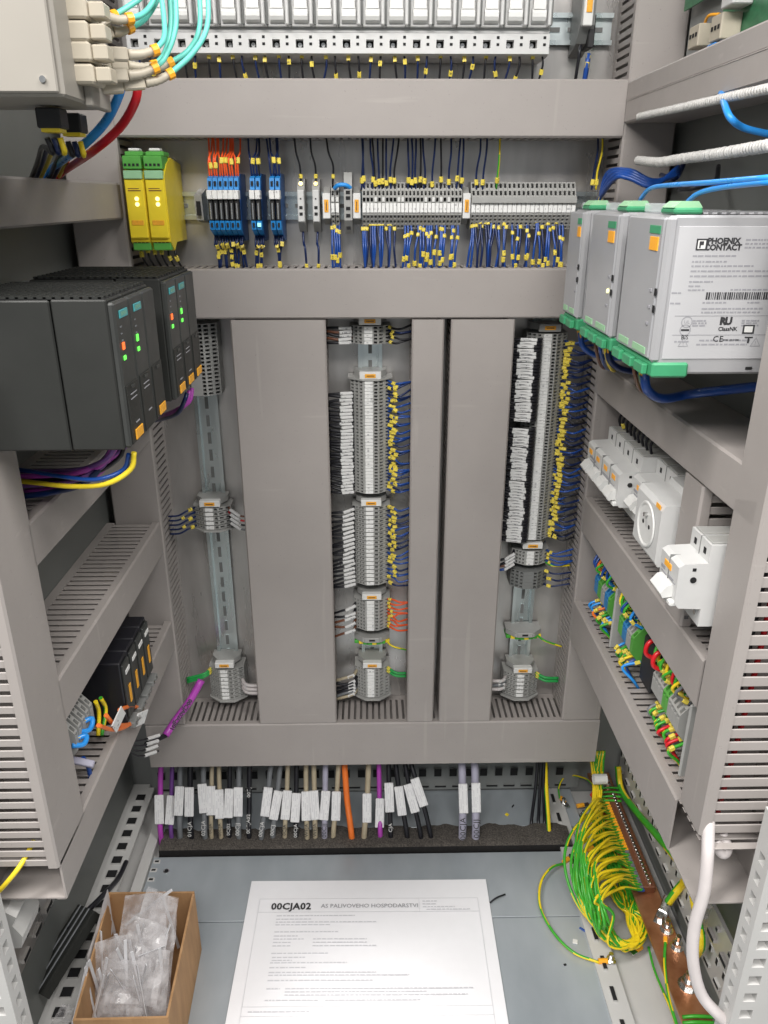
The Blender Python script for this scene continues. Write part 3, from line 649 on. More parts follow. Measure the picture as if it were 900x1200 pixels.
def leftlabels(x, zs, label, group, wires, reach=.058, at_t=.42, r=.0022, skip=0, start=.027, kind='w', slope=0, yo=0):
    for i, z in enumerate(zs):
        if R(0, 1) < skip: continue
        dz = slope*(.03)
        p = [V(x-start, PL-.034+yo, z), V(x-start-.006, PL-.046+yo, z-dz*.2), V(x-start*.35-reach*.65, PL-.048+yo*.5, z-dz*.6+R(-.0008, .0008)), V(x-reach-.004, PL-.045, z-dz+R(-.004, .004))]
        wire(p, r, random.choice(wires), label, group, [(at_t+R(-.03, .03), kind)], 'labelled lead', 'labelled_lead')
leftlabels(XB, S1, 'white-labelled wire left of the short top middle group', 'labelled wires left of the short top group', ('wire_black', 'brown'))
leftlabels(XB, S2[3:], 'white-labelled wire left of the longest middle group', 'labelled wires left of the longest middle group', ('wire_black',))
leftlabels(XB, S3, 'white-labelled wire left of the second middle group', 'labelled wires left of the second middle group', ('wire_black',), slope=.25)
leftlabels(XB, S4, 'white-labelled wire left of the red-wired group', 'labelled wires left of the red-wired group', ('wire_black', 'brown'), slope=.35, skip=.3)
leftlabels(XB, S5[1:8], 'beige or black cable left of the lowest middle group', 'cables left of the lowest middle group', ('beige_cable', 'beige_cable', 'wire_black', 'grey_cable'), r=.0028, slope=.3, skip=.2, kind='wl')
for dz in (0, .006): wire([V(XB+.026, PL-.035, S5[0]-dz), V(XB+.040, PL-.046, S5[0]-dz-.004), V(XB+.058, PL-.045, S5[0]-.006-dz)], .0024, 'green', 'thick green wire right of the lowest middle group', 'green wires right of the lowest middle group', [(.1, 'y')])
wire([V(XB+.022, PL-.030, cz(434, 754)), V(XB+.034, PL-.046, cz(434, 757)), V(XB+.058, PL-.045, cz(434, 762))], .0016, 'gy_green', 'green and yellow wire right of the middle earth terminal', None, m2='gy_yellow')
# right column
clamp(colM(XC, cz(640, 384)), 'end clamp at the top of the right column', CLPd)
zt, zb = cz(640, 391), cz(627, 632); C1 = column(XC, zt, 66, 'the long right column', 'terminal blocks of the long right column', (zt-zb)/66)
clamp(colM(XC, cz(627, 639)), 'end clamp below the long group of the right column')
z = cz(625, 646); C2 = column(XC, z, 4, 'the group under the long right column', 'short group under the long right column', .0062, T62, MK62)
z = cz(622, 670); C3 = column(XC, z, 5, 'the dark group of the right column', 'dark group of the right column', .0062, T62D, None)
earth(XC, cz(612, 750), 'green and yellow earth terminal on the bare rail of the right column')
clamp(colM(XC, cz(609, 785)), 'end clamp above the lowest group of the right column')
z = cz(609, 790); C5 = column(XC, z, 6, 'the lowest group of the right column', 'lowest group of the right column', (z-cz(609, 817))/6, T62, MK62)
endplate(XC, cz(609, 817)-.003, 'grey end plate under the lowest group of the right column')
colwires(XC, C1[2:], 'dark blue wire right of the long right column', 'blue wires right of the long right column', ('navy', 'navy', 'blue', 'wire_black'), reach=.060, kinds=('y', 'ys'), tmin=.04, tmax=.34, r=.0015)
colwires(XC, C2, 'blue wire right of the short group under the right column', 'blue wires right of the short right group', 'blue', reach=.06, kinds=('ys',), tmax=.2)
colwires(XC, C3[::2], 'blue wire right of the dark terminal group', 'blue wires right of the dark group', 'navy', reach=.06, kinds=('y', 'ys'), tmax=.3)
leftlabels(XC, C1[1:26]+C1[28:], 'white-labelled wire left of the long right column', 'labelled wires left of the long right column', ('wire_black',), reach=.054, kind='wx', start=.011, yo=-.011, at_t=.58, r=.0025)
leftlabels(XC, C2, 'coloured labelled wire left of the short right group', 'labelled wires left of the short right group', ('brown', 'blue', 'gy_yellow', 'wire_black'), slope=.5, reach=.054)
leftlabels(XC, C5[1:4], 'pale cable left of the lowest right group', 'pale cables left of the lowest right group', ('grey_cable', 'white_cable'), r=.003, kind='wl', reach=.054)
for dz in (0, .006): wire([V(XC+.026, PL-.035, C5[0]-dz), V(XC+.040, PL-.046, C5[0]-dz-.003), V(XC+.063, PL-.045, C5[0]-.005-dz)], .0026, 'green', 'thick green wire right of the lowest right group', 'green wires right of the lowest right group', [(.1, 'y')])
wire([V(XC+.022, PL-.030, cz(612, 749)), V(XC+.034, PL-.046, cz(612, 751)), V(XC+.063, PL-.045, cz(612, 758))], .0018, 'gy_yellow', 'green and yellow wire right of the right earth terminal', None, m2='gy_green')
wire([V(XC+.026, PL-.034, C2[-1]-.003), V(XC+.036, PL-.046, C2[-1]-.004), V(XC+.063, PL-.045, C2[-1]-.004)], .0018, 'gy_yellow', 'yellow and green wire under the short right group', None, m2='gy_green')
# left column
za = cz(240, 380); A1 = column(XA, za, 18, 'the top group of the left column', 'top group of the left column', (za-cz(244, 464))/18, T62, None)
clamp(colM(XA, cz(245, 590)), 'end clamp on the small group halfway down the left column'); z = cz(245, 595); A2 = column(XA, z, 5, 'the small group halfway down the left column', 'small group of the left column', (z-cz(245, 621))/5, T62, MK62)
clamp(colM(XA, cz(262, 779)), 'end clamp above the lowest group of the left column'); z = cz(262, 785); A3 = column(XA, z, 8, 'the lowest group of the left column', 'lowest group of the left column', (z-cz(264, 820))/8, T62, MK62)
for nm, zz in (('small group halfway down', A2[-1]), ('lowest group of', A3[-1])): endplate(XA, zz-.005, 'grey end plate under the '+nm+' the left column')
for i, z in enumerate(A2):
    wire([V(XA-.026, PL-.034, z), V(XA-.036, PL-.046, z-.001), V(XA-.050, PL-.048, z-.008), V(XA-.066, PL-.046, z-.010)], .0016, 'navy', 'dark blue wire left of the small left group', 'dark blue wires left of the small left group', [(R(.1, .3), 'y')] if i % 2 == 0 else [(.5, 'ys')])
    if i < 4: wire([V(XA+.026, PL-.034, z), V(XA+.036, PL-.046, z-.003), V(XA+.048, PL-.047, z-.010), V(XA+.062, PL-.045, z-.011)], .0016, ('brown', 'red', 'wire_black', 'grey_cable')[i], ('brown', 'red', 'black', 'grey')[i]+' wire with a slanted white label right of the small left group', 'labelled wires right of the small left group', [(.4, 'w')])
for i in range(3): wire([V(XA-.026, PL-.034, A3[0]-.003*i), V(XA-.036, PL-.046, A3[0]-.003*i-.003), V(XA-.066, PL-.046, A3[0]-.012-.004*i)], .0024, 'green', 'green wire left of the lowest left group', 'green wires left of the lowest left group', [(.12, 'y')])
for i in range(3): wire([V(XA+.026, PL-.034, A3[3+i]), V(XA+.036, PL-.046, A3[3+i]-.004), V(XA+.062, PL-.045, A3[3+i]-.006)], .0034, 'white_cable', 'pale cable right of the lowest left group', 'pale cables right of the lowest left group', [(.35, 'wl')] if i < 2 else [])
# purple cable with black tail lying in front of the left corner
pc = wire([at(236, 797, Y=1.078), at(222, 822, Y=1.06), at(205, 845, Y=1.04), at(194, 862, Y=1.02)], .0062, 'purple', 'short purple cable end with black writing in front of the left corner duct', None, cat='cable', name='cable', n=10)
pt = [at(236, 797, Y=1.078), at(194, 862, Y=1.02)]; d = (pt[1]-pt[0]).normalized()
mid = (at(214, 834, Y=1.05)); up = d.cross(V(0, 1, 0)).normalized()
obj('lettering', text_mesh('00CJA02CJJ01', .0095, 'ink', 1, .0003), pc, Matrix.Translation(-pc.location) @ frame(mid+V(0, -.0105, .002), d, up) )
wire([at(194, 862, Y=1.02), at(180, 868, Y=1.0), at(172, 872, Y=.97)], .0045, 'wire_black', 'black stub at the end of the purple cable', None, cat='cable', name='cable')
for i in range(4): wire([at(186, 862+6*i, Y=.985), at(162, 868+6*i, Y=.95), at(140, 866+2*i, Y=.90), at(124, 868+3*i, Y=.87), at(122, 880+2*i, X=-.345), at(130, 884+i, X=-.36)], .0014, 'wire_black', 'thin black labelled lead over the left lower duct', 'thin black leads of the purple cable', [(.05+.01*i, 'wx')])
for g_, nm, lb in (('short dark wires below the fuse switches', 'short_wires', 'short dark tagged wires below the white fuse switches'), ('dark wires below the relays', 'relay_wires', 'dark tagged wires hanging below the blue relays')):
    o = stuff(obj(nm, BUNDLE[g_])); tag(o, lb, 'wires')

# ------------------------------------------------------------------ left side: dark controller modules
FX = -.2014
def dark_module(y0, y1, label, logo=True, leds=True, seam=False, tagz=None, narrow=False):
    w = y1-y0; M = frame((-.335, y0, .957), *LEFT); t = thing('controller_module', label, 'controller module', M, 'dark controller modules'); D = -.335-FX  # negative = towards room
    d0 = D; s = -.052+d0*0
    h = MB('charcoal'); h.cbox(.0004, w-.0004, -.083, 0, -.062, .0615, .0012); h.cbox(.0002, w-.0002, -.128, -.0842, -.0615, .062, .0012); obj('housing', h, t)
    f = MB('charcoal_front'); f.cbox(.001, w-.001, -.1336, -.1272, -.060, .0595, .0018); obj('front_cover', f, t)
    v = MB('charcoal', 'hole'); v.box(.002, w-.002, -.126, -.004, .0620, .0623, 1)
    for i in range(17): v.box(.002, w-.002, -.124+.0072*i, -.1215+.0072*i, .0623, .0640)
    for i in range(int(w/.011)+1): v.box(min(.002+.011*i, w-.004), min(.004+.011*i, w-.002), -.126, -.004, .0625, .0645)
    stuff(obj('vent_grille', v, t))
    if logo:
        p = obj('logo_plate', MB('teal').cbox(w*.25, w*.80, -.1345, -.1335, .046, .0525, .0004), t); obj('lettering', text_mesh('SIEMENS', .0042 if w > .03 else .003, 'pale_green', 1.0), p, FACE(w*.525, -.1347, .0492))
    if leds:
        for i, z in enumerate((.021, .0125)):
            m = 'led_red' if i == 0 and leds == 'red' else 'led_green'
            obj('lamp', MB(m).cbox(w*.22, w*.36, -.1346, -.1335, z, z+.0062 if i == 0 else z+.004, .0005), t)
        stuff(obj('lamp_row', MB('grey_cable').box(w*.24, w*.33, -.1341, -.1335, .028, .0292).box(w*.24, w*.33, -.1341, -.1335, .0335, .0347).box(w*.24, w*.33, -.1341, -.1335, .039, .0402), t))
        stuff(obj('small_print', MB('ink_grey').box(w*.3, w*.72, -.1351, -.1345, -.017, -.0163).box(w*.3, w*.72, -.1351, -.1345, -.021, -.0203).box(w*.45, w*.7, -.1351, -.1345, -.0425, -.0415), t))
    fd = obj('front_door', MB('charcoal').cbox(w*.10, w*.92, -.1346, -.1334, -.058, -.0075, .0006), t); obj('door_latch', MB('charcoal_front').cbox(w*.4, w*.62, -.1356, -.1344, -.0125, -.0095, .0003), fd)
    if tagz: obj('label_plate', MB('orange_tag').cbox(w*.3, w*.82, -.1358, -.1345, tagz, tagz+.009, .0004), t)
    return t
dark_module(.6294, .6700, 'nearest dark controller module with red and green lamps', leds='red', tagz=-.056)
dark_module(.6705, .7110, 'second dark controller module from the front, with one green lamp', leds='green')
dark_module(.7115, .7520, 'plain dark module at the far end of the near station', logo=False, leds=None, tagz=-.056)
dark_module(.7972, .8400, 'first dark module of the far station, with red and green lamps', leds='red', tagz=-.056)
dark_module(.8405, .8840, 'second dark module of the far station, with one green lamp', leds='green', tagz=-.056)
dark_module(.8845, .9280, 'plain dark module at the far end of the far station', logo=False, leds=None, tagz=-.056)
for y0, y1, lb in ((.625, .756, 'near'), (.793, .932, 'far')):
    tag(obj('mounting_rail', MB('alu').cbox(-.398, -.3365, y0, y1, .905, 1.005, .002)), 'metal carrier behind the '+lb+' dark controller station', 'mounting rail', 'carriers of the dark stations')
# cables under the stations
for i in range(11):
    m = ('violet', 'purple', 'violet', 'wire_black', 'purple', 'navy', 'violet', 'purple', 'wire_black', 'violet', 'purple')[i]; y = .655+.010*i; q = R(-4, 4)
    wire([V(-.222-.002*(i % 4), y, .900), V(-.228-.004*(i % 3), y-.004, .884-.003*(i % 4)), at(105+q, 548+3*(i % 6), X=-.262), at(62+q, 552+5*(i % 6), X=-.312), at(24+q, 552+6*(i % 6), X=-.345)], .0021+.0005*(i % 3), m, {'violet': 'dark violet', 'purple': 'purple', 'wire_black': 'black', 'navy': 'dark blue'}[m]+' cable bending out under the near dark modules, '+nth(i)+' from the front', 'cables under the near dark modules', cat='cable', name='cable', n=8)
wire([at(157, 530, X=-.207), at(153, 550, X=-.212), at(125, 567, X=-.235), at(85, 570, X=-.275), at(45, 566, X=-.32), at(15, 563, X=-.35)], .0024, 'yellow', 'yellow wire sagging under the near dark modules', None, n=8)
wire([at(151, 532, X=-.212), at(144, 551, X=-.22), at(112, 562, X=-.245), at(70, 558, X=-.29), at(35, 552, X=-.33), at(12, 549, X=-.355)], .0021, 'blue', 'blue wire sagging under the near dark modules', None, n=8)
for i in range(3): wire([at(225-3*i, 455+3*i, X=-.212), at(222-3*i, 470, X=-.215), at(208, 480+2*i, X=-.23), at(190, 487+2*i, X=-.27), at(176, 490+2*i, X=-.33)], .0028, 'purple' if i < 2 else 'navy', ('violet cable hanging under the far station, rear one', 'violet cable hanging under the far station, front one', 'dark blue wire hanging under the far dark station')[i], 'cables under the far station', cat='cable', name='cable')
# fibre splice box at the top left
def FB(px, py, Y): return at(px, py, Y=Y)
t = thing('fibre_box', 'beige fibre splice box in the upper left corner', 'splice box', (-.25, .60, 1.159))
zb = 1.1575; xr = -.2065
wpart('housing', MB('beige_box').cbox(-.399, xr, .600, .690, zb, 1.36, .0018), t)
wpart('front_door', MB('beige_box').cbox(-.399, xr-.003, .5965, .5995, zb+.002, 1.36, .001), t)
wpart('side_rail', MB('beige_box').cbox(xr, xr+.006, .640, .684, zb-.002, 1.36, .001), t)
wpart('screw', MB('steel').cyl((xr-.012, .597, zb+.010), (xr-.012, .5952, zb+.010), .0022, 10), t)
for j in range(2):
    P = at((60, 84)[j], (131, 135)[j], Y=(.66, .70)[j]); P.z = zb-.0095
    p = tag(obj('power_plug', MB('black', 'gy_yellow').cbox(-.009, .009, -.009, .009, -.006, .008, .001).box(-.007, .007, -.007, .007, -.0085, -.006, 1), None, Matrix.Translation(P)), ('left', 'right')[j]+' black plug under the fibre box', 'plug', 'plugs under the fibre box')
    for i in range(3): wire([P+V(-.006+.005*i, 0, -.012), P+V(-.007+.0045*i, .010, -.022), at((50, 76)[j]+7*i, 172, X=-.285), at((44, 66)[j]+6*i, 190, X=-.325), at((34, 54)[j]+5*i, 216, X=-.365)], .0023, ('wire_black', 'navy', 'gy_yellow')[i], ('black wire at the', 'dark blue wire at the', 'yellow wire at the')[i]+' '+('left', 'right')[j]+' plug under the fibre box', 'wires of the plugs under the fibre box')
# blue and red tubes
wire([at(145, 90, Y=.72), at(138, 115, Y=.72), at(122, 145, Y=.74), at(92, 175, Y=.77), at(62, 196, X=-.345), at(38, 216, X=-.365)], .0037, 'sky_blue', 'blue cable coming down from the fibre connectors', None, cat='cable', name='cable', n=10)
wire([at(162, 98, Y=.74), at(158, 120, Y=.74), at(140, 150, Y=.76), at(108, 178, Y=.79), at(76, 200, X=-.340), at(54, 218, X=-.362)], .0037, 'red', 'red cable coming down from the fibre connectors', None, cat='cable', name='cable', n=10)
# duplex fibre connectors with boots and aqua cords: (px, py of coupler, boot end, ring, cord path)
cords = [((92, 12), (118, 18), (132, 19), [(150, 8), (168, -6), (180, -30)], .655),
         ((95, 38), (126, 20), (151, 22), [(166, 17), (178, 4), (190, -25)], .66),
         ((97, 40), (132, 37), (151, 33), [(168, 24), (182, 4), (192, -25)], .67),
         ((98, 62), (150, 64), (181, 59), [(192, 45), (192, 20), (186, -25)], .655),
         ((105, 75), (150, 77), (180, 77), [(193, 62), (200, 30), (198, -25)], .68),
         ((103, 88), (150, 88), (181, 80), [(194, 66), (206, 30), (204, -25)], .66),
         ((110, 100), (165, 84), (199, 74), [(222, 58), (234, 30), (233, -25)], .69),
         ((112, 101), (170, 97), (199, 87), [(226, 62), (243, 30), (243, -25)], .67)]
for i, (a, b, c, ps, Y) in enumerate(cords):
    P0 = at(*a, Y=Y); P1 = at(*b, Y=Y+.01); P2 = at(*c, Y=Y+.02)
    t = thing('fibre_plug', nth(i)+' beige fibre plug from the top on the splice box', 'fibre plug', P0, 'fibre plugs on the splice box')
    d = (P1-P0); L = d.length; d.normalize()
    sh = MB('beige').cbox(0, L*.55, -.0045, .0045, -.006, .006, .0012).cbox(L*.55, L, -.0036, .0036, -.0045, .0045, .001); obj('body', sh, t, frame((0, 0, 0), d))
    bp = smooth([P1, P1.lerp(P2, .5)+V(0, 0, -.0012), P2], 6); n_ = len(bp); wpart('boot', MB('beige').tube(bp, .003, 8, rads=[.0036-.0010*q/n_+(.0004 if q % 2 else 0) for q in range(n_)]), t)
    dd = (bp[-1]-bp[-3]).normalized(); wpart('ring', MB('amber').cyl(P2-dd*.002, P2+dd*.003, .0042, 10), t)
    wpart('aqua_cord', MB('aqua').tube(smooth([P2]+[at(*q, Y=Y+.03+.01*k) for k, q in enumerate(ps)], 6), .0021, 8), t)
for i, (px, py) in enumerate(((88, 12), (90, 38), (93, 62), (97, 88))):
    P = at(px, py, Y=.635); t = thing('fibre_coupler', nth(i)+' beige fibre coupler from the top on the splice box', 'fibre coupler', P, 'fibre couplers on the splice box')
    obj('body', MB('beige', 'steel').cbox(-.011, .010, -.008, .02, -.0062, .0062, .0016).cbox(-.0105, -.0095, -.0095, -.007, -.004, .004, .0004, 1), t); obj('adapter', MB('beige').cbox(.010, .021, -.004, .012, -.0048, .0048, .001), t)
# --- lower left: black power modules, terminals and loose leads over the lowest duct
for i in range(4):
    M = frame((-.398, .822+.030*i, .513), *LEFT); t = thing('power_module', nth(i)+' black module from the front above the lowest left duct', 'power module', M, 'black modules above the lowest left duct')
    obj('housing', MB('wire_black').cbox(.0005, .0295, -.085, 0, -.045, .045, .0015), t); obj('front_face', MB('charcoal_front').cbox(.003, .027, -.0885, -.085, -.038, .040, .001), t)
    obj('label_plate', MB('orange_tag').cbox(.012, .019, -.0895, -.0885, -.020, .006, .0004), t); obj('white_tag', MB('marker_white').cbox(.008, .024, -.0895, -.0885, .024, .030, .0004), t)
    c = obj('connector', MB('term_dark').cbox(.003, .027, -.093, -.07, -.054, -.0455, .001), t)
    for x in (.006, .017): obj('screw', MB('steel').cyl((x+.003, -.0925, -.050), (x+.003, -.0945, -.050), .0026, 8), c)
tag(obj('wall_bracket', MB('beige').prism([(-.02, -.03), (-.07, -.012), (-.075, .004), (-.07, .018), (-.02, .012)], 0, .02), None, frame((-.398, .985, .590), *LEFT)), 'small pale bracket above the black modules', 'bracket')
for i in range(5):
    M = frame((-.376, .712+.0125*i, .53), *LEFT); terminal(M, nth(i)+' grey terminal from the front above the lowest left duct', 'terminals above the lowest left duct', T10, None)
for i, (a, b, c, d, m, r, lb) in enumerate((((95, 847), (108, 842), (105, 855), (90, 858), 'sky_blue', .003, 'upper bright blue loop at the left terminals'), ((88, 866), (101, 862), (98, 872), (84, 874), 'sky_blue', .003, 'lower bright blue loop at the left terminals'))):
    wire([at(*a, X=-.335), at(*b, X=-.325), at(*c, X=-.325), at(*d, X=-.335)], r, m, lb, None, [(.05, 'y')], n=8)
for i, (ps, m, m2, lb) in enumerate((([(112, 822), (116, 835), (115, 862)], 'gy_yellow', None, 'yellow wire in front of the left terminals'), ([(118, 818), (124, 832), (119, 862)], 'gy_green', 'gy_yellow', 'green and yellow wire in front of the left terminals'), ([(124, 838), (135, 849), (155, 848), (168, 838)], 'cable_orange', None, 'upper orange wire over the lowest left duct'), ([(115, 850), (132, 855), (150, 850), (166, 832), (152, 828), (140, 832)], 'cable_orange', None, 'lower orange wire looped over the lowest left duct'))):
    wire([at(*p, X=-.335+(.023 if i > 1 else 0)) for p in ps], .0026, m, lb, None, m2=m2, n=8)
for i, (px, py, lb) in enumerate(((139, 843, 'crumpled'), (165, 842, 'flat'))):
    tag(obj('paper_label', MB('tag_white').cbox(-.013, .013, -.0008, .0008, -.010, .010, .0004), None, frame(at(px, py, X=-.305), (.25, .9, .5-.9*i), (-1, .4, .2))), lb+' white label on the orange wires', 'label', 'white labels on the orange wires')
wire([at(97, 888, X=-.335), at(104, 900, X=-.332), at(106, 918, X=-.335)], .0028, 'blue', 'blue wire end over the front of the lowest left duct', None, n=8)
tag(obj('cable_plug', MB('lavender').cbox(-.004, .004, -.004, .004, -.014, .014, .001), None, frame(at(96, 893, X=-.335), (.2, .9, .7))), 'grey plug lying on the front of the lowest left duct', 'plug')
wire([at(40, 985, Y=.62), at(26, 1011, Y=.600), at(10, 1032, Y=.59), at(-12, 1056, Y=.585)], .0026, 'yellow', 'bright yellow wire leaving under the left near duct', None, n=8)

# ------------------------------------------------------------------ right side: power supplies
PX = .243
def psu(y0, y1, label, big=False, lamp=False):
    w = y1-y0; M = frame((.375, y1, 1.0145), *RIGHT); t = thing('power_supply', label, 'power supply', M, 'power supplies on the right side')
    D = -(.375-PX)
    h = MB('alu').cbox(0, w, D+.006, -.004, -.064, .066, .002); obj('housing', h, t)
    fp = obj('front_panel', MB('psu_front').cbox(.001, w-.006, D, D+.0058, -.052, .064, .0016), t)
    obj('edge_trim', MB('alu').cbox(w-.006, w+.001, D+.0005, D+.010, -.054, .0655, .0028), t)
    obj('top_grille', MB('alu', 'hole').box(.004, w-.006, D+.03, -.01, .0662, .0666, 1), t)
    g = MB('alu')
    for i in range(12): g.box(.004, w-.006, D+.031+.0075*i, D+.035+.0075*i, .0666, .068)
    stuff(obj('grille_bar', g, t))
    up = obj('upper_connector', MB('connector_green', 'pale_green').cbox(w-.036, w-.004, D+.006, D+.030, .0665, .0715, .0015).prism([(D+.006, .0715), (D+.012, .0765), (D+.026, .0765), (D+.030, .0715)], w-.034, w-.006, 1), t)
    obj('clear_guard', MB('clear_cover').cbox(.004, w-.038, D+.012, D+.030, .0668, .0745, .001), t)
    lo = obj('lower_connector', MB('connector_green').cbox(.001, w+.003, D+.002, D+.034, -.0665, -.0535, .0018), t)
    n = max(2, int(w/.03))
    for i in range(n): obj('connector_plug', MB('connector_green').cbox(w*(i+.08)/n, w*(i+.8)/n, D-.0035, D+.002, -.0655, -.0560, .0012), lo)
    for a, b in ((.10, .38), (.52, .86)): obj('green_label', MB('pale_green').cbox(w*a, w*b, D-.0006, D+.0002, -.049, -.043, .0002), fp)
    obj('green_label', MB('connector_green').cbox(w*.62, w*.88, D-.0006, D+.0002, .051, .0575, .0002), fp); obj('orange_label', MB('amber').cbox(w*.66, w*.86, D-.0008, D+.0002, .0375, .0485, .0002), fp)
    for z in (.004, -.010, -.024): obj('button', MB('ink_grey').cbox(w*.80, w*.85, D-.001, D+.0002, z, z+.0028, .0004), fp)
    for z in (.002, -.012): obj('slot', MB('hole').box(w-.0075, w-.0035, D-.0008, D, z, z+.006), t)
    if lamp: obj('lamp', MB('led_white').cyl((w*.84, D, -.0085), (w*.84, D-.0015, -.0085), .0022, 8), t)
    if big:
        # printed label on the side that faces the door; local frame of the label: x right, z up
        lf = obj('side_label', MB('psu_label').cbox(0, .112, -.0008, .0002, 0, .108, .0003), t, frame((w, D+.0105, -.0505), (0, 1, 0), (-1, 0, 0)))
        def pr(name, me, x, z): return obj(name, me, lf, FACE(x, -.0010, z))
        obj('emblem', MB('ink', 'white').box(.0155, .0250, -.0011, -.0008, .0895, .0985, 0).box(.0168, .0232, -.0013, -.0011, .0906, .0972, 1).box(.0180, .0192, -.0015, -.0013, .0913, .0965, 0).box(.0192, .0215, -.0015, -.0013, .0936, .0965, 0), lf)
        pr('lettering', text_mesh('PHOENIX', .0064, 'ink', .97, .00030), .0380, .0965); pr('lettering', text_mesh('CONTACT', .0064, 'ink', .97, .00030), .0380, .0915)
        sp = MB('ink_grey')
        for z, x0, x1 in ((.0850, .014, .05), (.0805, .014, .043), (.0770, .014, .066), (.0730, .014, .080), (.0690, .014, .082), (.0645, .014, .034), (.0610, .014, .024), (.0578, .014, .028), (.0975, .056, .095), (.0945, .056, .078), (.0915, .056, .088), (.0425, .028, .082), (.0395, .028, .078), (.0475, .028, .048), (.0475, .066, .078), (.0580, .050, .085), (.0535, .0, .0), (.0160, .030, .074), (.0125, .028, .072), (.0555, .0005, .0085), (.0470, .0005, .0100), (.0325, .022, .034), (.0305, .022, .034), (.0285, .022, .034), (.0325, .064, .079), (.0305, .064, .079), (.0285, .064, .079), (.0165, .050, .066), (.0150, .0085, .021)):
            x = x0
            while x < x1-.001:
                l = R(.0015, .0055); sp.box(x, min(x+l, x1), -.00095, -.0008, z-.0007, z+.0007); x += l+R(.0006, .0012)
        stuff(obj('small_print', sp, lf))
        bc = MB('ink'); x = .030
        while x < .083:
            l = random.choice((.0005, .0009, .0014)); bc.box(x, x+l, -.0010, -.0008, .0500, .0560); x += l+random.choice((.0006, .0010))
        stuff(obj('barcode', bc, lf))
        for z in (.0365, .0205): obj('rule_line', MB('ink_grey').box(.006, .095, -.0010, -.0008, z, z+.0004), lf)
        pr('lettering', text_mesh('RU', .0085, 'ink', .85, .0005), .0505, .0320); pr('lettering', text_mesh('CE', .0070, 'ink', 1.15, .0001), .0460, .0170)
        pr('lettering', text_mesh('ClassNK', .0046, 'ink', 1, .00015), .0530, .0255); pr('lettering', text_mesh('BIS', .0050, 'ink'), .0170, .0185)
        def ringmesh(r, m='ink_grey'):
            mb = MB(m)
            for i in range(20):
                a, b = 2*math.pi*i/20, 2*math.pi*(i+1)/20; mb.q([(r*math.cos(a), r*math.sin(a), 0), (r*math.cos(b), r*math.sin(b), 0), (r*.86*math.cos(b), r*.86*math.sin(b), 0), (r*.86*math.cos(a), r*.86*math.sin(a), 0)])
            return mb
        pr('emblem', ringmesh(.0048), .0170, .0315); pr('emblem', ringmesh(.0048), .0165, .0248); pr('lettering', text_mesh('UL', .0042, 'ink_grey'), .0170, .0315)
        obj('emblem', MB('ink').box(.0130, .0200, -.0010, -.0008, .0240, .0256), lf)
        obj('emblem', MB('ink', 'white').box(.0660, .0760, -.0010, -.0008, .0215, .0290).box(.0675, .0745, -.0012, -.0010, .0228, .0278, 1), lf)
        obj('emblem', MB('ink').box(.0690, .0760, -.0010, -.0008, .0178, .0190).box(.0717, .0733, -.0010, -.0008, .0135, .0178), lf)
        for x in (.0165, .0790):
            tr = MB('ink_grey')
            for k in range(3):
                a = V(.0052*math.sin(2*math.pi*k/3), .0052*math.cos(2*math.pi*k/3), 0); b = V(.0052*math.sin(2*math.pi*(k+1)/3), .0052*math.cos(2*math.pi*(k+1)/3), 0); tr.q([a, b, b*.82, a*.82])
            q = pr('warning_triangle', tr, x, .0135); obj('lettering', text_mesh('!', .0050, 'ink_grey'), q, Matrix.Translation((0, -.0002, 0)))
        obj('side_foot', MB('hole').cbox(w-.001, w+.0008, D+.085, D+.091, -.060, -.0575, .0004), t)
    return t
psu(.6655, .7650, 'nearest and largest power supply with a printed side label', big=True)
psu(.7900, .8900, 'middle power supply with a lit lamp, behind the labelled one', lamp=True)
psu(.9250, .9900, 'farthest narrow power supply beside the rear corner duct')
for y0, y1, lb in ((.6655, .765, 'nearest'), (.79, .89, 'middle'), (.925, .99, 'farthest')): tag(obj('mounting_rail', MB('zinc_rail').cbox(.3752, .4005, y0+.01, y1-.005, .997, 1.032, .002)), 'rail piece behind the '+lb+' power supply', 'mounting rail', 'rail pieces behind the power supplies')
# wires over and under the power supplies
for i in range(4): wire([at(704, 224, X=.300)+V(0, .004*i, -.012), at(712+3*i, 203+2*i, X=.302), at(738, 200+3*i, X=.315), at(765, 212+2*i, X=.34), at(795, 205-3*i, X=.375)], .0029, 'blue', nth(i)+' thick blue wire from the rear arching onto the farthest power supply', 'thick blue wires above the power supplies', [(.02, 'y')] if i < 2 else [], n=8)
for i, ps in enumerate(([(750, 234), (762, 221), (785, 217), (830, 214), (905, 208)], [(806, 236), (820, 226), (850, 219), (905, 213)])): wire([at(*p, X=.275) for p in ps], .0021, 'sky_blue', ('rear', 'front')[i]+' light blue wire running along the tops of the power supplies', 'light blue wires above the power supplies', n=8)
wire([at(845, 108, X=.330), at(849, 122, X=.312), at(856, 138, X=.31), at(872, 150, X=.325), at(905, 158, X=.35)], .0030, 'sky_blue', 'light blue wire under the topmost right duct', None, n=8)
wire([at(842, 195, X=.39), at(838, 212, X=.37), at(815, 220, X=.34), at(795, 222, X=.33)], .0026, 'wire_black', 'black wire in the shade behind the power supplies', None, n=8)
wire([at(775, 205, X=.38), at(790, 210, X=.37), at(800, 195, X=.39), at(803, 180, X=.395)], .0030, 'navy', 'dark blue wire in the shade above the power supplies', None, n=8)
